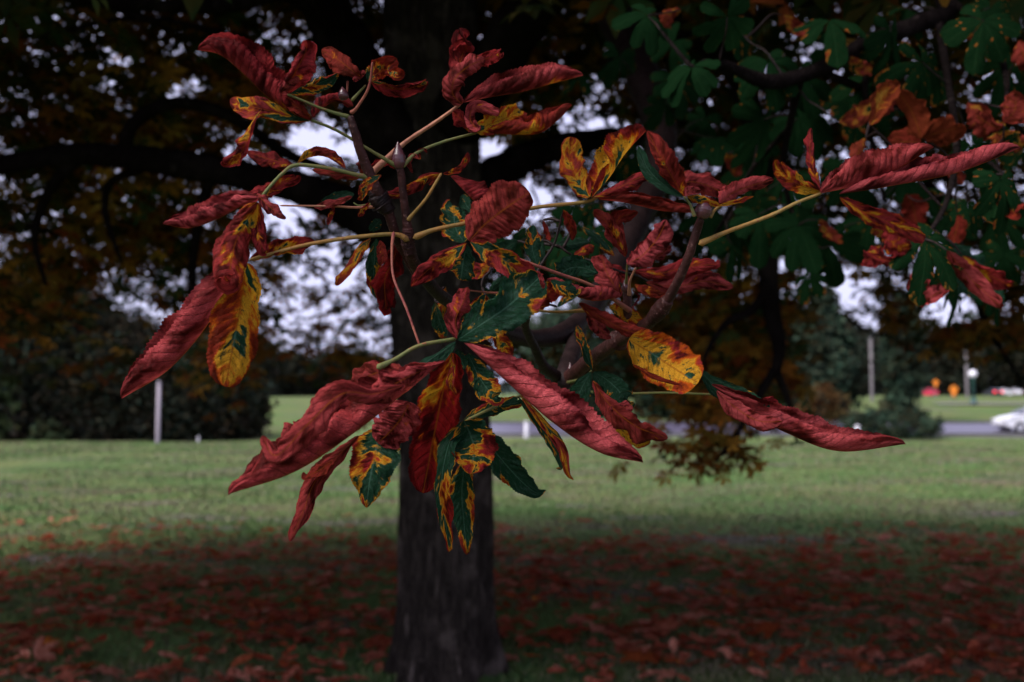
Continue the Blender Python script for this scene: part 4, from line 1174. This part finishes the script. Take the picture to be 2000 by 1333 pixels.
VAR = []
for k in range(12):
    gg = np.random.default_rng(300 + k)
    if k < 9:
        C = [(0, 0, 0.015), (0.05, 0.004 * gg.normal(), 0.012 + 0.01 * gg.random()), (0.10, 0.008 * gg.normal(), 0.012 + 0.012 * gg.random()), (0.15, 0.012 * gg.normal(), 0.02 + .02 * gg.random())]
        me = leaflet_mesh('fallen_leaf', np.array(C), 0.032 + 0.008 * gg.random(), rl=gg.uniform(-.1, .42), rr=gg.uniform(-.1, .42), seed=60 + k, ns=12, nu=4, crumple=1.5, nv=7, ref=(0.07, 0, 10), origin=np.zeros(3))
        uvs = None
    else:
        bg = Bag()
        for q in range(5):
            a = R(-100 + 50 * q)
            L = 0.15 * (1 - 0.1 * abs(q - 2))
            dr = np.array([math.cos(a), math.sin(a), 0])
            C = [dr * 0.01 + (0, 0, .02), dr * L * .5 + (0, 0, .035 + .02 * gg.random()), dr * L + (0, 0, .02 + .05 * gg.random())]
            m1 = leaflet_mesh('t', np.array(C), 0.03, rl=gg.uniform(-.1, .3), rr=gg.uniform(-.1, .3), seed=90 + k * 7 + q, ns=10, nu=3, crumple=1.3, nv=6, ref=(0, 0, 10), origin=np.zeros(3))
            V = np.empty(len(m1.vertices) * 3, np.float32); m1.vertices.foreach_get('co', V)
            s = np.repeat(np.linspace(0, 1, 10)[:, None], 5, 1); vv = np.repeat(np.linspace(1, 0, 5)[None, :], 10, 0)
            bg.put(V.reshape(-1, 3), grid_faces(10, 5), np.stack([s, vv], -1).reshape(-1, 2))
            bpy.data.meshes.remove(m1)
        me = bg.mesh('fallen_leaf')
    if 'vein' not in me.attributes:
        me.attributes.new('vein', 'FLOAT', 'POINT')
    me.materials.append(M['litter'])
    VAR.append(me)

n = 7500
pd = 5.75 + 10.0 * g.random(n) ** 0.95
pxx = (g.random(n) - 0.5) * 1.06 * pd
drift = np.sin(pxx * 1.9 + pd * 1.3) * np.sin(pd * 2.6 - pxx * 0.9 + 1) + 0.7 * np.sin(pxx * 4.3 - pd * 2.1) * np.sin(pd * 5.1 + pxx * 3.0)
dens = np.clip(1.25 - (pd - 9.0) / 4.5, 0.03, 1) * np.clip(0.52 + 0.45 * drift, 0.12, 1)
keep = g.random(n) < dens
keep &= np.hypot(pxx - TX, pd - TY) > 0.42
LP = np.stack([pxx[keep], pd[keep]], 1)
cy = 6.0 + 6.5 * g.random(60); cx_ = (g.random(60) - 0.42) * 0.95 * cy
cl = np.repeat(np.stack([cx_, cy], 1), 16, 0) + g.normal(0, 1, (60 * 16, 2)) * np.array([0.34, 0.34])
cl = cl[(np.hypot(cl[:, 0] - TX, cl[:, 1] - TY) > 0.36) & (cl[:, 1] > 5.75) & (np.abs(cl[:, 0]) < .53 * cl[:, 1])]
LP = np.vstack([LP, cl])
LP = LP[np.argsort(LP[:, 1])]
LC = [(1.3, .05, .75), (1.25, .1, .3), (1.2, .1, 1.5), (.72, .45, .1), (1.3, .05, .0)]
named = []


def fallen(x, y, var, yaw, sc, col, tilt=(0, 0), label=None, lift=0.035):
    o = bpy.data.objects.new('fallen_leaf', VAR[var])
    COL.objects.link(o)
    o.location = (x, y, float(gz(x, y)) + lift)
    o.rotation_euler = (tilt[0], tilt[1], yaw)
    o.scale = (sc, sc, sc)
    o.color = (*col, random.random())
    tag(o, label, 'leaf', 'fallen leaves on the grass under the tree')
    return o


def gpos(x, y):
    """ground point under a pixel"""
    dr = _fw + _rt * (x - 1000) / F + _up * (666.5 - y) / F
    t = -EYE / dr[2]
    return (CAM + dr * t)[:2]


for x, y, var, yaw, sc, col, tl, lb in [
    (72, 1318, 10, 1.3, 1.25, (1.25, .1, 1.4), (-.9, .2), 'pale tan fallen leaf standing up in the lower left corner of the lawn'),
    (590, 1262, 9, 0.4, 1.0, (1.25, .1, 1.3), (-.3, 0), 'pale pink fallen leaf lying in front of and left of the trunk'),
    (680, 1185, 11, 0.1, 1.15, (1.2, .2, 1.1), (0, 0), 'wide tan fallen leaf close to the left side of the trunk'),
    (405, 1208, 3, 0.5, 1.0, (.8, .6, .0), (0, 0), 'single orange fallen leaf among the dark red ones left of the trunk'),
    (985, 1052, 9, 1.9, 1.35, (1.3, .05, 1.3), (-.3, 0), 'pink fallen leaf beside the right side of the trunk, where the litter begins'),
    (990, 1066, 1, 0.3, 1.2, (.7, .6, .0), (0, 0), 'orange fallen leaf touching the pink one right of the trunk'),
    (1395, 1170, 2, 1.2, .7, (1.3, .05, 1.6), (0, 0), 'small whitish fallen leaf right of the trunk'),
    (1755, 1238, 5, 0.1, .8, (1.3, .05, 1.7), (0, 0), 'thin whitish fallen leaf lying flat at lower right'),
    (1840, 1232, 6, 0.8, .9, (1.3, .05, 1.5), (0, 0), 'curled whitish fallen leaf at lower right beside the thin one'),
    (1575, 1120, 4, 0.1, 1.0, (.75, .6, .0), (0, 0), 'gold fallen leaf in the middle of the right-hand litter'),
    (1940, 1310, 7, 1.2, 1.0, (.8, .5, .0), (0, 0), 'orange fallen leaf near the lower right corner'),
]:
    p = gpos(x, y)
    fallen(p[0], p[1], var, yaw, sc, col, tl, lb, 0.06 if tl[0] else 0.04)

cn = {0: 'dark red', 1: 'red brown', 2: 'dusty pink', 3: 'orange brown', 4: 'deep brown red'}
NI = 289
stuff_bag = {}
near_idx = LP[:NI]
for i, (x, y) in enumerate(near_idx):
    ci = int(g.choice(5, p=[.30, .20, .14, .20, .16]))
    var = int(g.integers(10))
    off = abs(x - TX)
    side = 'left of' if x < TX else 'right of'
    dep = 'close' if off < 1.0 else ('a stride' if off < 2.0 else 'well')
    dep += ' behind and' if y > TY + 0.5 else (' in front and' if y < TY - 0.25 else '')
    form = 'spread' if var >= 9 else 'curled'
    sz = float(0.6 + 0.45 * g.random())
    size = 'small' if sz < .75 else ('large' if sz > .9 else 'middling')
    fallen(x, y, var, float(g.random() * 6.28), sz, LC[ci], (float(g.normal(0, .22)), float(g.normal(0, .22))),
           f'{size} {cn[ci]} {form} fallen leaf {dep} {side} the trunk')
rest = LP[NI:]
bg = Bag()
base_uv = []
for me in VAR:
    V = np.empty(len(me.vertices) * 3, np.float32); me.vertices.foreach_get('co', V)
    Fi = np.empty(len(me.loops), np.int32); me.loops.foreach_get('vertex_index', Fi)
    U = np.empty(len(me.loops) * 2, np.float32); me.uv_layers[0].data.foreach_get('uv', U)
    uvv = np.zeros((len(me.vertices), 2)); uvv[Fi] = U.reshape(-1, 2)
    base_uv.append((V.reshape(-1, 3).astype(float), Fi.reshape(-1, 4), uvv))
for x, y in rest:
    ci = int(g.choice(5, p=[.30, .20, .14, .20, .16]))
    V, Fq, U = base_uv[int(g.integers(10))]
    a = g.random() * 6.28
    ca, sa = math.cos(a), math.sin(a)
    Rz = np.array([[ca, -sa, 0], [sa, ca, 0], [0, 0, 1]])
    t1 = g.normal(0, .2)
    Rx = np.array([[1, 0, 0], [0, math.cos(t1), -math.sin(t1)], [0, math.sin(t1), math.cos(t1)]])
    bg.put((V * (0.65 + 0.5 * g.random())) @ (Rz @ Rx).T + np.array([x, y, float(gz(x, y)) + 0.032 + 0.02 * g.random()]), Fq, U, (*LC[ci], g.random()))
me = bg.mesh('leaf_litter')
me.attributes.new('vein', 'FLOAT', 'POINT')
tag(add('leaf_litter', me, M['litter_mass']), 'red and brown leaf litter thinning out across the lawn behind the tree', 'leaf litter', kind='stuff')

# ------------------------------------------------------------------ background trees and shrubs
def foliage(g, centre, radii, n_clump, per, leaf, cols, cone=False, z_floor=None):
    """leaf-sized faces gathered in clumps through the crown's volume"""
    u = unit(g.normal(0, 1, (n_clump, 3))) * (0.35 + 0.65 * g.random((n_clump, 1)) ** 0.5)
    c = u * np.asarray(radii)
    if cone:
        t = (c[:, 2] / radii[2] + 1) / 2
        c[:, :2] *= (1.25 * (1 - t) + 0.08)[:, None]
    c = c + np.asarray(centre)
    cl = np.repeat(c, per, 0)
    cr = 0.30 * min(radii[0], radii[2])
    P = cl + g.normal(0, 0.5, cl.shape) * cr
    if z_floor is not None:
        P[:, 2] = np.maximum(P[:, 2], z_floor + 0.05)
    n = len(P)
    a = unit(g.normal(0, 1, (n, 3))); b = unit(np.cross(a, g.normal(0, 1, (n, 3))))
    s = leaf * (0.6 + 0.8 * g.random((n, 1)))
    V = np.stack([P - a * s, P + b * s * .45, P + a * s, P - b * s * .45], 1).reshape(-1, 3)
    cc = np.asarray(cols)[g.integers(0, len(cols), n_clump)] * (0.6 + 0.8 * g.random((n_clump, 1)))
    col = np.repeat(np.column_stack([np.repeat(cc, per, 0), np.ones(n)]), 4, 0)
    return V, np.arange(4 * n).reshape(-1, 4), col


DGN = [(0.005, 0.020, 0.019), (0.008, 0.026, 0.023), (0.004, 0.015, 0.017), (0.013, 0.036, 0.030)]
MGN = [(0.04, 0.075, 0.04), (0.055, 0.085, 0.045), (0.03, 0.06, 0.035)]
BRN = [(0.09, 0.05, 0.02), (0.06, 0.05, 0.02), (0.11, 0.05, 0.02)]


CON = [(0.014, 0.050, 0.036), (0.022, 0.066, 0.046), (0.009, 0.034, 0.028)]


def bg_tree(name, label, x, y, h, w, cols, cat='tree', trunk=True, cone=False, clumps=90, per=26, leaf=0.2, group=None, low=0.12, seed=None):
    """x, y on the ground in metres"""
    g = np.random.default_rng(int(abs(x) * 31 + y * 7) if seed is None else seed)
    z = float(gz(x, y)) - 0.03
    o = tag(empty(name, (x, y, z)), label, cat, group)
    if trunk:
        P = [(0, 0, -0.05), (0.03 * h * g.normal() * .3, 0, h * .25), (0.04 * h * g.normal() * .3, 0.0, h * .55), (0, 0, h * .85)]
        V, Fq = tube(P, [w * .075 + .08, w * .055 + .06, w * .035 + .04, .03], 10, 0.05, 3)
        add('trunk', mesh_np('trunk', V, Fq), M['limb'], o)
        for k in range(4):
            an = g.random() * 6.28
            z0 = h * (.3 + .12 * k)
            V, Fq = tube([(0, 0, z0), (math.cos(an) * w * .25, math.sin(an) * w * .25, z0 + .12 * h), (math.cos(an) * w * .42, math.sin(an) * w * .42, z0 + .2 * h)], [w * .03 + .03, w * .02 + .02, .02], 7)
            add('limb', mesh_np('limb', V, Fq), M['limb'], o)
    V, Fq, col = foliage(g, (0, 0, h * (0.5 + low / 2)), (w / 2, w / 2, h * (0.5 - low / 2)), clumps, per, leaf, cols, cone, 0.0)
    add('crown' if trunk else 'foliage', mesh_np('crown', V, Fq, None, col, False), M['far_leaf'], o)
    return o


def at(xp, y):
    return (xp - 1000) / F * y


# wall of dark evergreens on the left
GL = 'dark evergreens along the left of the lawn'
for i, (xp, y, h, wpx, lb) in enumerate([
    (-40, 53, 9, 230, 'tall dark evergreen at the left edge of the picture'),
    (110, 53.5, 8.8, 230, 'dark evergreen second from the left edge'),
    (235, 53, 6.8, 190, 'lower dark evergreen just left of the pale post'),
    (345, 52.5, 5.4, 160, 'bushy dark evergreen just right of the pale post'),
    (445, 53, 4.2, 120, 'rounded dark evergreen at the right end of the left row')]):
    bg_tree('evergreen_tree', lb, at(xp, y), y, h, wpx / F * y * 1.15, DGN, low=-0.1, clumps=380, per=60, leaf=0.20, group=GL)
bg_tree('broadleaf_tree', 'dark tree with a thick bare trunk at the left edge of the lawn', at(38, 51), 51, 9.5, 5.0, DGN, low=0.5, clumps=80, leaf=.22)
bg_tree('young_shrub', 'light green upright shrub beside the thick trunk at far left', at(8, 50.5), 50.5, 4.0, 1.5, [(0.07, 0.13, 0.06), (0.09, 0.15, 0.07)], 'shrub', trunk=False, clumps=36, leaf=.16, low=0)
bg_tree('small_shrub', 'low green shrub at the foot of the evergreens left of the pale post', at(100, 50.5), 50.5, 1.0, 2.2, MGN, 'shrub', trunk=False, clumps=26, leaf=.12, low=0)
# right-hand trees
bg_tree('evergreen_tree', 'broad dark conifer left of the columnar tree beyond the lawn', at(1610, 68), 68, 9.0, 5.2, CON, low=0, clumps=280, per=40, leaf=.26, cone=True)
bg_tree('evergreen_tree', 'dark conifer half hidden behind the hanging limb', at(1510, 70), 70, 8.0, 4.6, CON, low=0, clumps=260, per=40, leaf=.28)
bg_tree('columnar_tree', 'narrow ivy-green columnar tree standing behind the round shrub', at(1765, 66), 66, 8.6, 2.8, CON, low=0, clumps=220, per=40, leaf=.2)
bg_tree('round_shrub', 'wide clipped dark shrub at the foot of the columnar tree', at(1760, 53.5), 53.5, 1.55, 4.2, CON, 'shrub', trunk=False, clumps=120, per=30, leaf=.12, low=0)
bg_tree('small_shrub', 'dark green shrub at the left end of the clipped shrub', at(1690, 54), 54, 1.5, 2.6, CON, 'shrub', trunk=False, clumps=60, per=26, leaf=.12, low=0)
bg_tree('russet_shrub', 'russet shrub between the two conifers and the lawn', at(1600, 60), 60, 2.6, 3.4, BRN + DGN[:1], 'shrub', trunk=False, clumps=60, leaf=.14, low=0)
bg_tree('small_shrub', 'pale yellow green shrub just left of the columnar tree', at(1728, 72), 72, 1.4, 1.3, [(0.16, 0.19, 0.10), (0.2, 0.2, 0.12)], 'shrub', trunk=False, clumps=26, leaf=.12, low=0)
bg_tree('evergreen_tree', 'dark bushy tree behind the trunk on its right side', at(1130, 72), 72, 8.2, 7.0, CON, low=0, clumps=240, per=36, leaf=.28)
bg_tree('evergreen_tree', 'dark bushy tree behind the lowest twig tips', at(1330, 71), 71, 8.5, 8.0, CON, low=0, clumps=280, per=36, leaf=.30)
bg_tree('broadleaf_tree', 'grey green tree far behind the U bend of the branch', at(1040, 95), 95, 9.0, 7, MGN, low=.1, clumps=100, leaf=.3)
# far wood along the skyline
GF = 'far trees along the skyline'
far = [(560, 205, 8.5, 10), (640, 215, 9, 12), (480, 190, 12, 13), (720, 210, 9, 12), (400, 180, 15, 14), (1220, 200, 14, 14), (1320, 190, 16, 14), (1450, 195, 17, 14), (1540, 200, 18, 14), (1650, 230, 18, 15),
       (1830, 240, 17, 16), (1910, 235, 19, 15), (1990, 240, 18, 16), (2070, 235, 18, 16), (1745, 245, 17, 15)]
where = ['just left of the trunk above the green rise', 'close to the trunk above the green rise', 'behind the right end of the evergreen row', 'touching the trunk on its left', 'behind the middle of the evergreen row',
         'right of the trunk beyond the road', 'behind the low twig tips beyond the road', 'left of the hanging limb beyond the road', 'behind the hanging limb beyond the road', 'behind the broad conifer',
         'behind the red car', 'behind the globe lamp', 'behind the white car at the edge', 'past the edge of the picture', 'behind the columnar tree']
for (xp, y, h, w), wh in zip(far, where):
    bg_tree('skyline_tree', 'far dark tree on the skyline ' + wh, at(xp, y), y, h, w, DGN, clumps=170, per=32, leaf=.7, low=-.1, group=GF)

# far wooded rise that closes the view
hx = np.linspace(-420, 420, 120); hy = np.linspace(330, 520, 14)
X, Y = np.meshgrid(hx, hy)
Z = gz(X, Y) - 1 + np.clip((Y - 330) / 60, 0, 1) * (5 + 3.0 * np.sin(X * .021) + 2 * np.sin(X * .067 + 1) + 1.5 * np.sin(X * .23))
Z[0] -= 3
tag(add('hills', mesh_np('hills', np.stack([X, Y, Z], -1).reshape(-1, 3), grid_faces(14, 120)), M['hills']), 'low wooded rise closing the view', 'hill', kind='structure')

# ------------------------------------------------------------------ street furniture
M['white'] = plain('white_paint', (0.62, 0.60, 0.66), 0.5, 0.08, 5)
M['pale_post'] = plain('weathered_pale_post', (0.32, 0.28, 0.32), 0.7, 0.2, 4)
M['pole'] = plain('weathered_pole', (0.15, 0.135, 0.14), 0.8, 0.2, 3)
M['green_metal'] = plain('green_cast_iron', (0.02, 0.07, 0.06), 0.4, 0.2, 6)
M['orange'] = plain('orange_board', (0.75, 0.22, 0.02), 0.5, 0.1, 4)
M['black'] = plain('black_rubber', (0.02, 0.02, 0.02), 0.6, 0.2, 8)
M['glass'] = plain('car_glass', (0.02, 0.025, 0.03), 0.08, 0.1, 4, spec=0.6)
M['rim'] = plain('wheel_rim', (0.4, 0.4, 0.42), 0.35, 0.1, 8, metal=.6)
M['car_white'] = plain('white_car_paint', (0.66, 0.66, 0.70), 0.25, 0.04, 3, spec=.5)
M['car_red'] = plain('red_car_paint', (0.75, 0.03, 0.08), 0.25, 0.06, 3, spec=.5)
M['car_dark'] = plain('dark_car_paint', (0.03, 0.03, 0.04), 0.25, 0.06, 3, spec=.5)


def emit(name, col, s):
    t = NT(name)
    e = t.n('Emission'); e.inputs[0].default_value = (*col, 1); e.inputs[1].default_value = s
    return t.done(e.outputs[0])


M['tail'] = emit('lit_tail_lamp', (1.0, 0.02, 0.03), 2.2)
M['tail_off'] = plain('red_lens', (0.35, 0.02, 0.02), 0.2, .1, 5)
M['head'] = plain('clear_lens', (0.55, 0.56, 0.6), 0.1, .1, 5, spec=.6)
M['globe'] = plain('white_globe', (0.82, 0.80, 0.85), 0.3, .03, 5)


def lathe(prof, sides=16):
    th = np.linspace(0, 2 * math.pi, sides, endpoint=False)
    V = np.array([[r * math.cos(a), r * math.sin(a), z] for r, z in prof for a in th])
    return V, grid_faces(len(prof), sides, 0, True)


def post(name, label, xp, y, h, r, mat, cat='post', cap=True):
    x = at(xp, y)
    o = tag(empty(name, (x, y, float(gz(x, y)) - 0.02)), label, cat)
    add('shaft', mesh_np('shaft', *lathe([(0.001, 0), (r * 1.15, 0), (r * 1.05, .1), (r, .3), (r * .94, h - .02), (0.001, h - .02)])), M[mat], o)
    if cap:
        add('cap', mesh_np('cap', *lathe([(0.001, h - .015), (r * 1.2, h - .015), (r * 1.2, h + .03), (r * .5, h + .07), (0.001, h + .08)])), M[mat], o)
    return o


post('marker_post', 'tall pale post at the edge of the lawn before the dark evergreens', 311, 47.5, 2.9, 0.09, 'pale_post')
post('marker_post', 'short white marker in the grass right of the tall pale post', 390, 50.2, 0.25, 0.05, 'white')
post('bollard', 'white bollard beside the road just right of the trunk', 1028, 53.6, 0.85, 0.12, 'white', 'bollard')
post('utility_pole', 'grey pole standing behind the red car', 1795, 150, 7.2, 0.2, 'pole', 'pole')
post('utility_pole', 'grey pole just left of the globe lamp', 1888, 150, 7.2, 0.2, 'pole', 'pole')
post('utility_pole', 'pale pole between the broad conifer and the columnar tree', 1702, 110, 7.0, 0.16, 'pole', 'pole')
post('marker_post', 'short pale post in front of the clipped shrub', 1672, 52.2, 0.7, 0.12, 'white')

# globe lamp
x = at(1900, 90)
o = tag(empty('street_lamp', (x, 90, float(gz(x, 90)) - .02)), 'green lamp post with a white globe beside the footpath', 'lamp')
add('base', mesh_np('base', *lathe([(.001, 0), (.34, 0), (.34, .2), (.24, .35), (.2, .7), (.001, .7)])), M['green_metal'], o)
add('post', mesh_np('post', *lathe([(.001, .69), (.16, .69), (.14, 2.3), (.2, 2.4), (.2, 2.46), (.001, 2.46)])), M['green_metal'], o)
add('globe', mesh_np('globe', *lathe([(0.36 * math.sin(R(a)) + .001, 2.8 - 0.36 * math.cos(R(a))) for a in range(0, 181, 12)])), M['globe'], o)

# roadwork signs: a board on a folding stand
def sign(label, xp, y, s, hh):
    x = at(xp, y)
    o = tag(empty('road_sign', (x, y, float(gz(x, y)) - .02)), label, 'sign')
    n = 16
    V, Fq = [], []
    for yy in (-.03, .03):
        for k in range(n):
            a = 2 * math.pi * k / n
            q = s / (abs(math.cos(a)) ** 1.4 + abs(math.sin(a)) ** 1.4) ** (1 / 1.4)
            V.append((q * math.cos(a), yy, hh + q * math.sin(a)))
    me = bpy.data.meshes.new('board')
    me.from_pydata(V, [], [tuple(range(n)), tuple(range(2 * n - 1, n - 1, -1))] + [(k, (k + 1) % n, n + (k + 1) % n, n + k) for k in range(n)])
    add('board', me, M['orange'], o)
    for sx in (-1, 1):
        V, Fq = tube([(sx * .35, .25, 0), (sx * .12, .06, hh - s * .4), (0, .05, hh)], [.04, .04, .03], 8)
        add('leg', mesh_np('leg', V, Fq), M['pole'], o)
    add('flag_panel', mesh_np('flag_panel', *box_v(-s * .45, s * .45, -.06, -.035, hh - s * 1.75, hh - s * .8)), M['orange'], o)
    return o


sign('orange diamond road sign on a stand left of the globe lamp', 1862, 125, 0.55, 1.3)
sign('smaller orange road sign right of the red car', 1827, 165, 0.5, 2.6)


def car(name, label, x, y, yaw, paint, lit=False, L=4.4, W=1.78, H=1.45):
    """side profile lofted across the width with tumblehome; front at +x"""
    o = tag(empty(name, (x, y, float(np.interp(y, _gy, _gz)) + 0.10)), label, 'car', 'cars on the road beyond the lawn')
    o.rotation_euler = (0, 0, yaw)
    h = L / 2
    prof = [(-h, .45), (-h + .02, .75), (-h + .12, .98), (-h + .45, 1.06), (-h + .95, 1.36), (-h + 1.5, H), (-h + 2.2, H - .01), (-h + 2.75, 1.30), (-h + 3.35, .98), (-h + 4.0, .86), (h - .1, .70), (h, .5), (h - .04, .30), (h - .5, .2), (0, .18), (-h + .4, .22), (-h + .03, .32)]
    pr = np.array(prof)
    rows = []
    for t in np.linspace(-1, 1, 9):
        hi = np.clip((pr[:, 1] - .9) / .55, 0, 1)
        yy = t * (W / 2) * (1 - 0.2 * hi) * (1 - 0.05 * np.clip((np.abs(pr[:, 0]) - 1.6) / .6, 0, 1))
        sq = 1 - 0.06 * abs(t) ** 4
        rows.append(np.stack([pr[:, 0] * (1 - 0.035 * abs(t) ** 3), yy, .18 + (pr[:, 1] - .18) * sq], 1))
    V = np.vstack(rows); n = len(pr)
    Fq = grid_faces(9, n, 0, True).tolist()
    me = bpy.data.meshes.new('body')
    me.from_pydata(V.tolist(), [], Fq + [tuple(range(n)), tuple(range(8 * n + n - 1, 8 * n - 1, -1))])
    for p in me.polygons: p.use_smooth = len(p.vertices) == 4
    add('body', me, paint, o)

    def quad(nm, pts, mat):
        m2 = bpy.data.meshes.new(nm); m2.from_pydata(pts, [], [tuple(range(len(pts)))]); add(nm, m2, mat, o)
    for sy in (-1, 1):
        yk = lambda z: sy * ((W / 2) * (1 - 0.2 * min(max((z - .9) / .55, 0), 1)) + .012)
        for a in ([(-h + .75, 1.0), (-h + 1.1, 1.32), (-h + 1.95, 1.37), (-h + 1.95, 1.0)], [(-h + 2.03, 1.0), (-h + 2.03, 1.37), (-h + 2.6, 1.26), (-h + 3.1, 1.0)]):
            quad('side_window', [(q, yk(z), z * .95) for q, z in a], M['glass'])
        for wx in (-h + .85, h - .85):
            V, Fq = lathe([(.2, -.1), (.31, -.1), (.325, -.05), (.325, .05), (.31, .1), (.2, .1)], 20)
            V = V[:, [0, 2, 1]]
            wl = add('wheel', mesh_np('wheel', V, Fq), M['black'], o); wl.location = (wx, sy * (W / 2 - .07), .325 - .10)
            V, Fq = lathe([(.001, .03), (.06, .06), (.17, .03), (.205, .06), (.205, -.06), (.001, -.06)], 20)
            V = V[:, [0, 2, 1]] * np.array([1, sy, 1])
            add('rim', mesh_np('rim', V, Fq), M['rim'], wl)
        add('tail_lamp', mesh_np('tail_lamp', *box_v(-h - .02, -h + .16, sy * W * .40 - .16, sy * W * .40 + .10, .68, .92)), M['tail'] if lit else M['tail_off'], o)
        add('headlamp', mesh_np('headlamp', *box_v(h - .25, h - .02, sy * W * .36 - .16, sy * W * .36 + .14, .58, .72)), M['head'], o)
    quad('windscreen', [(-h + 2.80, -.62, 1.30), (-h + 3.38, -.72, .99), (-h + 3.38, .72, .99), (-h + 2.80, .62, 1.30)], M['glass'])
    quad('rear_window', [(-h + .44, -.66, 1.08), (-h + .93, -.58, 1.365), (-h + .93, .58, 1.365), (-h + .44, .66, 1.08)], M['glass'])
    return o


car('parked_car', 'white car on the road at the edge of the picture', at(1945, 57) + 2.2, 57, math.pi, M['car_white'])
car('parked_car', 'red car far off in front of a grey pole', at(1808, 200), 200, math.pi * 1.02, M['car_red'], H=1.5)
car('parked_car', 'dark car far off with two lit red tail lamps', at(1937, 195), 195, math.pi / 2 + .05, M['car_dark'], True)
car('parked_car', 'far white car just right of the lit tail lamps', at(1957, 215), 215, math.pi / 2, M['car_white'])
car('parked_car', 'smallest far white car by the right edge', at(1981, 205), 205, math.pi / 2 - .1, M['car_white'], L=4.1)

tot = sum(len(o.data.polygons) for o in scene.objects if o.type == 'MESH')
print('polygons', tot, 'objects', len(scene.objects))
